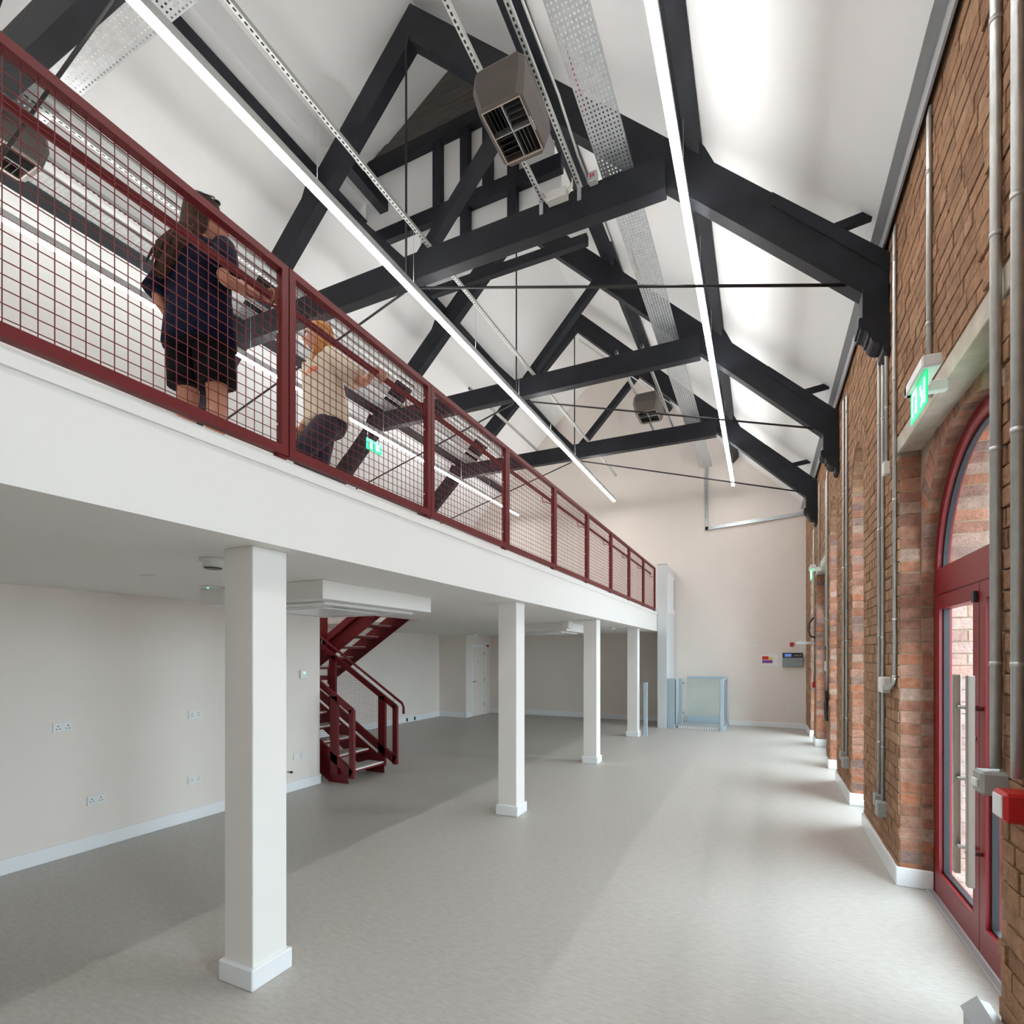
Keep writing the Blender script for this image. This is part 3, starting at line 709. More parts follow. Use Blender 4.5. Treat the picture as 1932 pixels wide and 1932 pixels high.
tag(MB().tube([(-1.64, 3.2, 6.73), (-1.62, 4.4, 6.73), (-1.64, 5.0, 6.72), (-1.63, 6.2, 6.73)], 0.012, 8).build('conduit', 'galv_pale', None, (-1.65, 3.2, 6.8)), 'pale conduit running beside the near heater', 'conduit')
tag(MB().tube([(-3.8, 11.66, 9.05), (-3.74, 11.66, 8.98), (-1.75, 11.66, 7.15)], 0.013, 8).build('conduit', 'galv_pale', None, (-3.8, 11.66, 9.05)), 'pale conduit climbing the right rafter of the farthest truss', 'conduit')

# ------------------------------------------------------------------ conduits and fittings on the brick wall
def conduit(x, y, z0, z1, r, label, saddles=True):
    t = thing('wall_conduit', label, 'conduit', (x, y, z0), 'steel conduits on the brick wall')
    MB().tube([(x + 0.012, y, z1), (x, y, z1 - 0.06), (x, y, z0)], r, 10).build('pipe', 'conduit_grey', t)
    z = z0 + 0.45
    while z < z1 - 0.2 and saddles:
        MB().lathe([(r + 0.003, 0), (r + 0.003, 0.022)], (x, y, z), 12).box(x, XW + 0.004, y - r * 0.6, y + r * 0.6, z, z + 0.022).build('saddle', 'conduit_grey', t); z += 0.95
    return t
def wbox(name, y, z, sx, sy, sz, m, label, cat, x=XW):
    t = thing(name, label, cat, (x, y, z))
    MB().cbox(x - sx, x + 0.004, y - sy / 2, y + sy / 2, z - sz / 2, z + sz / 2, min(sx, sy, sz) * 0.12).build('body', m, t)
    return t
conduit(0.935, 3.035, 1.30, 5.24, 0.021, 'thick conduit down the near brick pier to the grey box')
conduit(0.935, 2.815, 1.30, 5.24, 0.021, 'thick conduit down the near brick pier to the red box')
conduit(0.948, 4.126, 3.42, 5.24, 0.016, 'conduit dropping to the near green exit sign')
conduit(0.948, 5.087, 1.62, 5.20, 0.0145, 'conduit right beside the near door reveal, ending at the white box', True)
conduit(0.948, 5.698, 0.56, 5.20, 0.0145, 'longest left conduit on the pier, ending at a low grey box')
conduit(0.948, 5.536, 0.54, 5.20, 0.0145, 'long conduit running behind the white box to a low grey box')
conduit(0.948, 5.384, 3.42, 5.20, 0.015, 'short conduit under the truss corbel ending at a lamp fitting')
conduit(0.948, 7.999, 0.56, 5.12, 0.0145, 'left of the paired conduits between the arched windows')
conduit(0.948, 7.714, 0.56, 5.05, 0.0145, 'right of the paired conduits between the arched windows')
conduit(0.948, 9.90, 0.95, 4.8, 0.0145, 'conduit beside the second arched window with a green box')
conduit(0.948, 10.06, 1.95, 4.7, 0.015, 'thin conduit just before the far red door')
conduit(0.948, 11.2, 3.40, 4.97, 0.014, 'conduit dropping to the far exit sign')
conduit(0.948, 12.3, 1.24, 4.35, 0.022, 'last conduit before the farthest arched window')
wbox('conduit_box', 5.72, 0.50, 0.06, 0.10, 0.11, 'grey_box', 'left of two low grey boxes at the foot of the pier conduits', 'junction box')
wbox('conduit_box', 5.52, 0.47, 0.075, 0.10, 0.13, 'grey_box', 'right of two low grey boxes at the foot of the pier conduits', 'junction box')
wbox('conduit_box', 8.02, 0.50, 0.06, 0.10, 0.11, 'grey_box', 'left of two low grey boxes between the arched windows', 'junction box')
wbox('conduit_box', 7.70, 0.47, 0.075, 0.10, 0.13, 'grey_box', 'right of two low grey boxes between the arched windows', 'junction box')
t = wbox('door_controller', 5.40, 1.55, 0.07, 0.14, 0.13, 'white_plastic', 'white plastic box on the pier beside the near red door', 'control box')
MB().tube([(0.93, 5.33, 1.53), (0.935, 5.20, 1.53), (0.945, 5.10, 1.58), (0.948, 5.087, 1.64)], 0.017, 10).build('conduit_elbow', 'conduit_grey', t)
wbox('lamp_fitting', 5.384, 3.37, 0.05, 0.07, 0.11, 'white_plastic', 'small white fitting at the end of the short conduit', 'fitting')
t = wbox('door_release', 3.04, 1.235, 0.10, 0.11, 0.105, 'grey_box', 'grey surface box with a white button on the near pier', 'switch box')
MB().cbox(XW - 0.112, XW - 0.10, 3.01, 3.07, 1.215, 1.25, 0.003).build('button', 'white_plastic', t)
t = wbox('fire_call_point', 2.80, 1.19, 0.10, 0.13, 0.12, 'red_plastic', 'red fire alarm call point on the near pier at the right edge', 'call point')
MB().cbox(XW - 0.106, XW - 0.098, 2.755, 2.845, 1.145, 1.235, 0.003).build('front_plate', 'sign_white', t)
wbox('green_call_point', 9.86, 1.17, 0.06, 0.12, 0.12, 'dark_plastic', 'dark green box low beside the far red door', 'call point')
wbox('far_call_point', 12.3, 1.20, 0.05, 0.10, 0.11, 'red_plastic', 'small red call point on the far pier', 'call point')
wbox('white_sensor', 9.98, 1.62, 0.05, 0.08, 0.16, 'white_plastic', 'narrow white box on the pier before the far red door', 'sensor')
t = thing('black_cord', 'black cord hanging below the dark green box', 'cord', (0.94, 9.84, 0.9))
MB().tube([(0.93, 9.86, 1.12), (0.92, 9.83, 1.0), (0.93, 9.80, 0.75)], [0.02, 0.03, 0.025], 8).build('cord', 'dark_plastic', t)
t = thing('wall_bracket', 'pale steel bracket arm on the far pier with a bent dark pipe', 'bracket', (0.95, 12.3, 2.0))
MB().bar((0.97, 12.3, 2.05), (0.62, 12.3, 2.05), 0.04, 0.05).build('arm', 'galv_pale', t)
MB().tube([(0.93, 12.25, 2.55), (0.86, 12.22, 2.45), (0.84, 12.2, 2.3), (0.88, 12.2, 2.18), (0.96, 12.2, 2.15)], 0.02, 8).build('bent_pipe', 'dark_plastic', t)
# exit signs
def exit_sign(y, label):
    x0 = 0.80
    t = thing('exit_sign', label, 'exit sign', (0.9, y, 3.2), 'green lit exit signs')
    MB().cbox(x0 - 0.03, XW + 0.002, y - 0.02, y + 0.03, 3.335, 3.40, 0.006).cbox(x0 - 0.03, x0 + 0.06, y - 0.36, y + 0.03, 3.335, 3.40, 0.008).build('housing', 'white_plastic', t)
    MB().box(x0 - 0.004, x0 + 0.004, y - 0.33, y + 0.0, 3.16, 3.336).build('blade', 'exit_green', t)
    q = MB()                              # pictogram: doorway, running figure and arrow
    for xx in (x0 - 0.006, x0 + 0.005):
        def r4(a, b, c_, d): q.box(xx, xx + 0.001, y - 0.34 + a, y - 0.34 + b, 3.155 + c_, 3.155 + d)
        r4(0.20, 0.235, 0.03, 0.17); r4(0.235, 0.30, 0.15, 0.17); r4(0.285, 0.30, 0.03, 0.15)
        q.bar((xx, y - 0.26, 3.23), (xx, y - 0.22, 3.26), 0.001, 0.03, (0, 0, 1)); q.bar((xx, y - 0.26, 3.225), (xx, y - 0.235, 3.17), 0.001, 0.018); q.bar((xx, y - 0.25, 3.225), (xx, y - 0.285, 3.18), 0.001, 0.018)
        q.lathe([(0.014, 0), (0.014, 0.001)], (xx, y - 0.215, 3.285), 10, 0)
        r4(0.035, 0.055, 0.05, 0.15); q.prism([(y - 0.34 + 0.02, 3.205), (y - 0.34 + 0.07, 3.205), (y - 0.34 + 0.045, 3.17)], 0, xx, xx + 0.001)
    q.build('pictogram', 'exit_white', t)
    return t
exit_sign(3.85, 'near green exit sign above the near concrete lintel')
exit_sign(11.1, 'far small green exit sign above the far concrete lintel')
t = thing('exit_sign', 'green exit sign hanging behind the railing mesh', 'exit sign', (-6.62, 8.0, 5.7), 'green lit exit signs')
MB().box(-6.63, -6.61, 7.72, 8.14, 5.63, 5.83).build('blade', 'exit_green', t)
MB().lathe([(0.035, 0), (0.035, 0.003)], (-6.608, 7.83, 5.74), 12, 0).box(-6.609, -6.606, 7.98, 8.07, 5.67, 5.79).box(-6.609, -6.606, 7.81, 7.86, 5.66, 5.73).build('pictogram', 'exit_white', t)
for y in (7.75, 8.11): MB().tube([(-6.62, y, 5.83), (-6.62, y, 5.98)], 0.003, 5).build('hanging_wire', 'galvanised', t)
t = thing('floor_box', 'grey metal box standing on the floor at the bottom right corner', 'box', (0.87, 2.9, 0))
MB().prism([(0.85, 0), (0.945, 0), (0.945, 0.20), (0.90, 0.21), (0.85, 0.15)], 1, 2.60, 3.14).build('body', 'grey_box', t)
MB().prism([(0.845, 0.15), (0.902, 0.212), (0.902, 0.218), (0.84, 0.153)], 1, 2.60, 3.15).build('lid', 'trim_grey', t)

# ------------------------------------------------------------------ end wall fittings
YB = Y1
t = thing('wall_trunking', 'galvanised trunking forming an L on the end wall', 'trunking', (-1.3, YB, 5.1))
MB().cbox(-1.35, -1.27, YB - 0.06, YB, 5.06, 6.70, 0.003).build('riser', 'galvanised', t)
MB().bar((-1.35, YB - 0.03, 5.10), (0.93, YB - 0.03, 5.25), 0.06, 0.085).build('run', 'galvanised', t)
t = thing('information_sign', 'white sign with red, yellow and purple blocks on the end wall', 'sign', (0.16, YB, 1.68))
MB().box(-0.03, 0.355, YB - 0.008, YB, 1.53, 1.825).build('board', 'sign_white', t)
for x0, x1, z0, z1, m in ((0.0, 0.145, 1.69, 1.77, 'print_red'), (0.155, 0.235, 1.69, 1.745, 'print_yellow'), (0.0, 0.235, 1.60, 1.675, 'print_purple')):
    MB().box(x0, x1, YB - 0.0095, YB - 0.008, z0, z1).build('colour_block', m, t)
t = thing('fire_alarm_panel', 'grey fire alarm panel with a blue display on the end wall', 'alarm panel', (0.67, YB, 1.68))
MB().cbox(0.45, 0.895, YB - 0.10, YB, 1.515, 1.86, 0.008).build('case', 'panel_grey', t)
MB().box(0.455, 0.89, YB - 0.104, YB - 0.10, 1.735, 1.855).build('control_strip', 'dark_plastic', t)
MB().box(0.50, 0.645, YB - 0.106, YB - 0.104, 1.76, 1.83).build('display', 'screen_blue', t)
q = MB()
for i in range(4): q.box(0.70 + i * 0.042, 0.725 + i * 0.042, YB - 0.106, YB - 0.104, 1.775, 1.80 + 0.012 * (i % 2))
q.build('keypad', 'grey_box', t)
t = thing('break_glass_point', 'small red break glass point above the alarm panel', 'call point', (0.66, YB, 2.06))
MB().cbox(0.615, 0.705, YB - 0.05, YB, 2.02, 2.11, 0.006).build('body', 'red_plastic', t)
MB().box(0.64, 0.68, YB - 0.053, YB - 0.05, 2.05, 2.08).build('label_plate', 'print_red', t)
tag(MB().lathe([(0.045, -0.03), (0.05, -0.015), (0.05, 0)], (-0.158, YB, 2.03), 18, 1).build('wall_sounder', 'white_plastic', None, (-0.158, YB, 2.03)), 'small round white sounder on the end wall', 'sounder')

def socket(face, p, w, h, label, holes=True, group='sockets under the mezzanine'):
    """face 'L' : on the wall x = const facing +x; 'B' : on the end wall facing -y"""
    t = thing('wall_socket', label, 'socket', p, group)
    def bx(mb, a0, a1, d0, d1, z0, z1):
        return mb.cbox(p[0] + d0, p[0] + d1, p[1] + a0, p[1] + a1, p[2] + z0, p[2] + z1, 0.0012) if face == 'L' else mb.cbox(p[0] + a0, p[0] + a1, p[1] - d1, p[1] - d0, p[2] + z0, p[2] + z1, 0.0012)
    bx(MB(), -w / 2, w / 2, 0, 0.011, -h / 2, h / 2).build('plate', 'white_plastic', t)
    if holes:
        q = MB()
        for c_ in ((-w / 4, w / 4) if w > 0.1 else (0,)):
            bx(q, c_ - 0.004, c_ + 0.004, 0.0105, 0.0118, 0.006, 0.018)
            for d in (-0.012, 0.012): bx(q, c_ + d - 0.005, c_ + d + 0.005, 0.0105, 0.0118, -0.016, -0.009)
        q.build('pin_holes', 'dark_plastic', t)
        if w > 0.1:
            for d in (-0.012, 0.012): bx(MB(), d - 0.006, d + 0.006, 0.010, 0.0145, 0.012, 0.028).build('switch_rocker', 'gloss_white', t)
    return t
socket('L', (-5.62, 2.553, 1.16), 0.146, 0.086, 'upper double socket on the cream wall, left of the nearest column')
socket('L', (-5.62, 2.814, 0.455), 0.146, 0.086, 'lower double socket on the cream wall, farther left')
socket('L', (-5.62, 3.764, 1.15), 0.146, 0.086, 'upper double socket just left of the nearest column')
socket('L', (-5.62, 3.764, 0.442), 0.146, 0.086, 'lower double socket just left of the nearest column')
socket('L', (-5.62, 5.157, 0.445), 0.086, 0.086, 'left data plate right of the nearest column', False)
socket('L', (-5.62, 5.283, 0.45), 0.086, 0.086, 'right data plate right of the nearest column', False)
socket('B', (0.592, YB, 0.475), 0.09, 0.086, 'single plate low on the end wall', False, 'sockets on the end wall')
socket('B', (0.748, YB, 0.475), 0.146, 0.086, 'double socket low on the end wall', True, 'sockets on the end wall')
t = thing('thermostat', 'white wall thermostat with a green light near the staircase', 'thermostat', (-5.62, 5.27, 1.53))
MB().cbox(-5.62, -5.59, 5.215, 5.325, 1.48, 1.60, 0.005).build('body', 'white_plastic', t)
MB().box(-5.59, -5.588, 5.265, 5.29, 1.545, 1.57).build('indicator', 'green_led', t)
t = thing('pipe_stub', 'brass pipe stub low on the cream wall behind the column', 'pipe', (-5.62, 5.03, 0.27))
MB().tube([(-5.62, 5.03, 0.27), (-5.56, 5.03, 0.27)], 0.011, 10).build('pipe', 'heater_edge', t)
MB().lathe([(0.017, 0), (0.017, 0.02)], (-5.57, 5.03, 0.27), 10, 0).build('cap', 'dark_plastic', t)

# ------------------------------------------------------------------ fittings on the mezzanine soffit
def cassette(x0, x1, y0, y1, label):
    t = thing('ceiling_cassette', label, 'air conditioner', ((x0 + x1) / 2, (y0 + y1) / 2, 2.24), 'boxed ceiling cassettes')
    MB().cbox(x0, x1, y0, y1, 2.24, ZM, 0.004).build('boxing', 'white_paint', t)
    cx, cy = (x0 + x1) / 2, (y0 + y1) / 2; a = min(x1 - x0, y1 - y0) / 2 - 0.12
    pan = MB().cbox(cx - a, cx + a, cy - a, cy + a, 2.215, 2.2405, 0.012).build('cassette_panel', 'white_plastic', t)
    MB().cbox(cx - a * 0.6, cx + a * 0.6, cy - a * 0.6, cy + a * 0.6, 2.208, 2.216, 0.003).build('intake_grille', 'gloss_white', t)
    for s in (-1, 1):
        MB().box(cx - a * 0.6, cx + a * 0.6, cy + s * a * 0.78 - 0.02, cy + s * a * 0.78 + 0.02, 2.2135, 2.216).build('air_slot', 'grey_box', t)
        MB().box(cx + s * a * 0.78 - 0.02, cx + s * a * 0.78 + 0.02, cy - a * 0.6, cy + a * 0.6, 2.2135, 2.216).build('air_slot', 'grey_box', t)
cassette(-4.55, -3.09, 3.10, 4.59, 'white boxed ceiling cassette behind the nearest column')
cassette(-4.45, -3.20, 9.1, 10.3, 'white boxed ceiling cassette between the second and third columns')
t = thing('smoke_detector', 'round smoke detector on the soffit left of the nearest column', 'smoke detector', (-3.05, 2.16, 2.33))
MB().lathe([(0.055, -0.055), (0.06, -0.02), (0.075, -0.018), (0.075, 0)], (-3.05, 2.16, ZM), 24).build('body', 'white_plastic', t)
MB().lathe([(0.045, -0.062), (0.056, -0.052)], (-3.05, 2.16, ZM), 24).build('sensing_ring', 'dark_plastic', t)
t = thing('smoke_detector', 'small round detector farther left on the soffit', 'smoke detector', (-4.12, 2.40, 2.36))
MB().lathe([(0.035, -0.02), (0.05, -0.008), (0.05, 0)], (-4.12, 2.40, ZM), 20).build('body', 'white_plastic', t)
t = thing('emergency_light', 'flat emergency light with a green dot on the soffit', 'emergency light', (-4.1, 3.0, 2.37))
MB().cbox(-4.32, -4.20, 2.93, 3.3, 2.372, ZM, 0.004).build('body', 'white_plastic', t)
MB().lathe([(0.009, -0.004), (0.009, 0)], (-4.26, 2.97, 2.372), 10).build('indicator', 'green_led', t)
t = thing('emergency_light', 'emergency light with a green dot above the white door', 'emergency light', (-7.2, 12.9, 2.36))
MB().cbox(-7.3, -7.1, 12.8, 13.0, 2.36, ZM, 0.005).build('body', 'white_plastic', t)
MB().lathe([(0.02, -0.004), (0.02, 0)], (-7.2, 12.9, 2.36), 10).build('indicator', 'green_led', t)
t = thing('smoke_detector', 'round detector on the soffit near the farthest column', 'smoke detector', (-2.9, 11.2, 2.36))
MB().lathe([(0.04, -0.04), (0.055, -0.015), (0.055, 0)], (-2.9, 11.2, ZM), 18).build('body', 'white_plastic', t)
tag(MB().cbox(-3.16, -3.03, 8.7, 8.95, 2.27, ZM, 0.004).build('soffit_box', 'white_plastic', None, (-3.1, 8.8, 2.3)), 'small white box on the soffit beside the third column', 'box')

# ------------------------------------------------------------------ white door under the mezzanine
t = thing('door_3', 'white flush door in the boxed-out corner under the mezzanine', None, (-7.69, 13.9, 0), None, 'structure')
q = MB()
for a, b in ((13.46, 13.53), (14.30, 14.37)): q.box(-7.692, -7.665, a, b, 0, 2.11)
q.box(-7.692, -7.665, 13.53, 14.30, 2.04, 2.11); q.build('architrave', 'gloss_white', t)
lf = MB().cbox(-7.70, -7.676, 13.535, 14.295, 0.01, 2.035, 0.002).build('door_leaf', 'wall_cream', t)
MB().tube([(-7.676, 13.60, 1.02), (-7.63, 13.60, 1.02), (-7.63, 13.70, 1.02)], 0.01, 8).build('lever_handle', 'dark_plastic', lf)
for z in (0.25, 1.0, 1.8): MB().box(-7.68, -7.668, 14.285, 14.305, z, z + 0.1).build('hinge', 'dark_plastic', lf)
MB().lathe([(0.03, 0), (0.03, 0.002)], (-7.676, 13.9, 1.6), 14, 0).build('door_disc', 'screen_blue', lf)
t = thing('door_alarm', 'white box with a red beacon above the white door', 'alarm', (-7.67, 14.4, 2.15))
MB().cbox(-7.69, -7.60, 14.36, 14.52, 2.13, 2.28, 0.006).build('body', 'white_plastic', t)
MB().lathe([(0.03, 0), (0.035, 0.03), (0.03, 0.06)], (-7.64, 14.44, 2.05), 14).build('beacon', 'red_plastic', t)
for y, lab in ((9.6, 'dark floor-level outlet behind the stair mesh'), (11.6, 'left dark outlet in the skirting past the staircase'), (11.95, 'right dark outlet in the skirting past the staircase')):
    tag(MB().cbox(-8.58, -8.565, y - 0.03, y + 0.03, 0.03, 0.12, 0.003).build('skirting_outlet', 'dark_plastic', None, (-8.58, y, 0.07)), lab, 'outlet')

# ------------------------------------------------------------------ platform lift
t = thing('lift_mast', 'tall pale lift mast at the far end of the mezzanine', 'lift mast', (-2.23, 14.05, 0))
MB().cbox(-2.35, -2.12, 13.42, Y1 - 0.03, 0, 4.03, 0.005).build('casing', 'lift_pale', t)
MB().cbox(-2.36, -2.115, 13.41, 13.44, 4.03, 4.05, 0.004).build('cap', 'trim_grey', t)
MB().box(-2.119, -2.112, 13.50, Y1 - 0.10, 2.86, 3.85).build('landing_door', 'sign_white', t)
MB().cbox(-2.116, -2.10, Y1 - 0.22, Y1 - 0.16, 3.0, 3.78, 0.004).build('door_closer', 'trim_grey', t)
t = thing('platform_lift', 'blue-grey platform lift with a glazed gate at the end wall', 'lift', (-1.45, 14.0, 0))
MB().cbox(-2.10, -1.93, 13.42, 13.50, 0, 1.23, 0.004).cbox(-1.915, -1.885, 13.42, 13.47, 0.08, 1.22, 0.004).build('control_post', 'lift_blue', t)
MB().box(-1.932, -1.914, 13.425, 13.46, 0.10, 1.2).build('shadow_gap', 'dark_plastic', t)
MB().cbox(-1.885, -1.79, 13.72, 13.80, 0.061, 1.22, 0.004).build('hinge_post', 'lift_blue', t)
MB().cbox(-0.90, -0.82, 13.42, 13.50, 0, 1.23, 0.004).build('end_post', 'lift_blue', t)
MB().cbox(-0.84, -0.80, 14.60, Y1 - 0.03, 0, 1.25, 0.004).cbox(-0.84, -0.80, 13.45, 14.62, 1.20, 1.25, 0.004).cbox(-0.84, -0.80, 13.45, 14.62, 0, 0.09, 0.004).build('side_frame', 'lift_blue', t)
MB().box(-0.824, -0.816, 13.5, 14.6, 0.09, 1.2).build('side_pane', 'lift_glass', t)
MB().cbox(-1.79, -0.86, 14.50, 14.56, 1.19, 1.25, 0.004).cbox(-1.79, -0.86, 14.50, 14.56, 0.061, 0.22, 0.004).build('gate_frame', 'lift_blue', t)
MB().box(-1.79, -0.86, 14.526, 14.534, 0.22, 1.19).build('gate_pane', 'lift_glass', t)
MB().cbox(-1.92, -0.84, 13.62, 14.66, 0.0, 0.06, 0.004).build('platform', 'trim_grey', t)
MB().prism([(13.43, 0.004), (13.62, 0.06), (13.62, 0.0), (13.43, 0.0)], 0, -1.88, -0.9).build('ramp', 'grey_box', t)
for i in range(17):
    x = -1.86 + i * 0.056
    MB().prism([(13.44, 0.009), (13.60, 0.0565), (13.60, 0.061), (13.44, 0.0135)], 0, x, x + 0.03).build('ramp_tread', 'nosing_pale', t)
for z in (0.35, 1.08):
    MB().cbox(-1.79, -1.75, 13.74, 13.775, z, z + 0.05, 0.003).build('gate_clip', 'stainless', t)
tag(MB().cbox(-2.366, -2.286, 11.80, 11.86, 0, 1.195, 0.003).build('steel_post', 'lift_blue', None, (-2.33, 11.83, 0)), 'blue-grey steel post beside the farthest column', 'post')

# ------------------------------------------------------------------ balustrade on the mezzanine edge
PY, PYK = 0.722, 1.378
XR = -2.36
def rail_panel():
    y0, y1 = PY + 0.004, PY + PYK - 0.004; z0, z1, b = 2.885, 3.92, 0.042
    t = thing('balustrade_panel', '', 'railing', (XR, (y0 + y1) / 2, z0), 'red mesh balustrade panels')
    fx0, fx1 = XR - 0.022, XR + 0.022
    q = MB().box(fx0, fx1, y0, y0 + b, z0, z1).box(fx0, fx1, y1 - b, y1, z0, z1).box(fx0, fx1, y0 + b, y1 - b, z0, z0 + 0.05).box(fx0, fx1, y0 + b, y1 - b, z1 - 0.038, z1)
    q.build('frame', 'red_steel', t)
    q = MB(); w = 0.0015
    y = y0 + b + 0.03
    while y < y1 - b: q.box(XR - w, XR + w, y - w, y + w, z0 + 0.05, z1 - 0.038); y += 0.05
    z = z0 + 0.075
    while z < z1 - 0.04: q.box(XR - 3 * w, XR - w, y0 + b, y1 - b, z - w, z + w); z += 0.05
    tag(q.build('wire_mesh', 'red_steel', t), None, None, None, 'stuff')
    MB().cbox(XR - 0.03, XR + 0.012, y1 - 0.06, y1, 2.866, z0, 0.003).build('fixing_foot', 'red_steel', t)
    for z in (3.05, 3.3, 3.55, 3.8): MB().lathe([(0.006, 0), (0.006, 0.004)], (XR - 0.012, y1 - b - 0.004, z), 8, 1).build('bolt', 'galvanised', t)
    MB().tube([(XR - 0.085, y1 - 0.18, 3.755), (XR - 0.085, y1 - 0.18, 3.70), (XR - 0.08, y1 - 0.165, 3.69), (XR - 0.02, y1 - 0.03, 3.69)], 0.006, 6).build('handrail_bracket', 'red_steel', t)
    return t
p0 = rail_panel()
labs = ['balustrade panel in front of the person in navy, cut by the left edge', 'balustrade panel in front of the person in the cream shirt', 'third red balustrade panel from the viewer, with the end of the left light behind it',
        'fourth red balustrade panel from the viewer', 'fifth red balustrade panel from the viewer', 'sixth red balustrade panel from the viewer', 'seventh red balustrade panel from the viewer',
        'eighth red balustrade panel, last but one before the lift mast', 'last red balustrade panel next to the lift mast']
p0['label'] = labs[0]
for i in range(1, 9): copy_tree(p0, (0, PYK * i, 0), None, labs[i])
tag(MB().tube([(XR - 0.085, 0.0, 3.775), (XR - 0.085, PY + PYK * 9 - 0.06, 3.775)], 0.021, 12).build('handrail', 'red_steel', None, (XR - 0.085, 0, 3.775)), 'dark red tubular handrail running behind the balustrade mesh', 'handrail')

# ------------------------------------------------------------------ red staircase
RI, GO = 0.178, 0.285
t = thing('staircase', 'dark red steel staircase rising under the mezzanine', 'staircase', (-5.23, 6.1, 0))
def flight(x0, sgn, ya, yb, zb, n, foot):
    for i in range(n):
        xn = x0 + sgn * GO * i; z = zb + RI * (i + 1)
        a, b = sorted((xn, xn + sgn * (GO + 0.02)))
        tr = MB().box(a, b, ya + 0.02, yb - 0.02, z - 0.045, z - 0.012).build('tread', 'red_steel', t)
        MB().box(a + 0.004, b - 0.004, ya + 0.024, yb - 0.024, z - 0.012, z).build('tread_covering', 'tread_lino', tr)
        c0, c1 = sorted((xn - sgn * 0.004, xn + sgn * 0.045))
        MB().box(c0, c1, ya + 0.022, yb - 0.022, z - 0.018, z + 0.003).build('nosing', 'nosing_pale', tr)
    L = n * GO; sl = RI / GO
    for y in (ya, yb):
        xs, xe = x0 + sgn * (0.10 if foot else -0.05), x0 + sgn * (L + 0.05)
        lo, hi = -0.14, 0.16
        f = lambda x: zb + (x - x0) * sgn * sl
        poly = [(xs, max(zb, f(xs) + lo) if foot else f(xs) + lo), (xe, f(xe) + lo), (xe, f(xe) + hi + 0.05), (xs, f(xs) + hi + 0.05)]
        if foot: poly = [(xs - sgn * 0.10, zb), (xs + sgn * 0.25, zb)] + poly[1:] + [(xs - sgn * 0.10, zb + 0.19)]
        MB().prism(poly, 1, y - 0.006, y + 0.006).build('stringer', 'red_steel', t)
flight(-5.23, -1, 5.72, 6.50, 0.0, 8, True)
flight(-7.25, 1, 6.68, 7.44, 1.42, 8, False)
MB().box(-8.40, -7.26, 5.72, 7.44, 1.34, 1.42).build('landing', 'red_steel', t)
for x, y in ((-7.35, 6.52), (-8.35, 5.78), (-8.35, 7.38)): MB().box(x - 0.04, x + 0.04, y - 0.04, y + 0.04, 0, 1.34).build('landing_post', 'red_steel', t)
def stair_rail(x0, x1, y, zb, sgn, rail, post_at, z_low=0.08, zh=0.95):
    sl = RI / GO; f = lambda x: zb + (x - x0) * sgn * sl
    fr = MB(); w = 0.045
    fr.bar((x0, y, f(x0) + zh), (x1, y, f(x1) + zh), w, 0.075); fr.bar((x0, y, f(x0) + z_low + 0.06), (x1, y, f(x1) + z_low + 0.06), w, 0.11)
    for x in (x0, x1): fr.box(x - 0.04, x + 0.04, y - w / 2, y + w / 2, f(x) + z_low, f(x) + zh + 0.02)
    for x in post_at: fr.box(x - 0.065, x + 0.065, y - w / 2, y + w / 2, f(x) - 0.12, f(x) + zh)
    fr.build('balustrade_frame', 'red_steel', t)
    q = MB(); a, b = min(x0, x1), max(x0, x1); x = a + 0.05; e = 0.0014
    while x < b: q.box(x - e, x + e, y - e, y + e, f(x) + z_low, f(x) + zh); x += 0.028
    k = 0
    zl = min(f(a), f(b)) + z_low; zu = max(f(a), f(b)) + zh; z = zl
    while z < zu:                         # horizontal wires clipped to the slope
        xa = x0 + (z - zh - zb) / sl * sgn; xb = x0 + (z - z_low - zb) / sl * sgn
        lo, hi = sorted((xa, xb)); lo, hi = max(lo, a), min(hi, b)
        if hi > lo: q.box(lo, hi, y - e, y + e, z - e, z + e)
        z += 0.028
    tag(q.build('wire_mesh', 'red_steel', t), None, None, None, 'stuff')
    if rail:
        hy = y + 0.03
        MB().tube([(x0 - sgn * 0.13, hy, f(x0) + zh - 0.10), (x0 - sgn * 0.13, hy, f(x0) + zh + 0.0), (x0 - sgn * 0.10, hy, f(x0) + zh + 0.06), (x1, hy, f(x1) + zh + 0.13)], 0.02, 10).build('handrail', 'red_steel', t)
        n = 3
        for i in range(n):
            x = x0 + (x1 - x0) * (0.02 + i / n); MB().tube([(x, y, f(x) + zh), (x, hy, f(x) + zh + 0.12)], 0.006, 6).build('rail_bracket', 'stainless', t)
stair_rail(-5.05, -7.25, 6.54, 0.06, -1, True, (-5.30, -6.30))
stair_rail(-5.13, -7.25, 5.69, 0.04, -1, False, (-5.45,), 0.05, 0.98)
stair_rail(-7.25, -5.35, 6.64, 1.48, 1, False, (-6.6, -5.6))

# ------------------------------------------------------------------ people on the mezzanine
def skin_mesh(verts, edges, radii, root, lvl=2):
    me = bpy.data.meshes.new('tmp'); me.from_pydata(verts, edges, [])
    o = bpy.data.objects.new('tmp', me); COL.objects.link(o)
    o.modifiers.new('s', 'SKIN'); sv = me.skin_vertices[0].data
    for i, r in enumerate(radii): sv[i].radius = (r, r) if not isinstance(r, tuple) else r
    sv[root].use_root = True
    o.modifiers['s'].use_smooth_shade = True
    ss = o.modifiers.new('u', 'SUBSURF'); ss.levels = lvl; ss.render_levels = lvl
    dg = bpy.context.evaluated_depsgraph_get(); dg.update()
    ev = o.evaluated_get(dg); m2 = ev.to_mesh()
    vs = [v.co[:] for v in m2.vertices]; fs = [tuple(p.vertices) for p in m2.polygons]
    ev.to_mesh_clear(); bpy.data.objects.remove(o); bpy.data.meshes.remove(me)
    return vs, fs
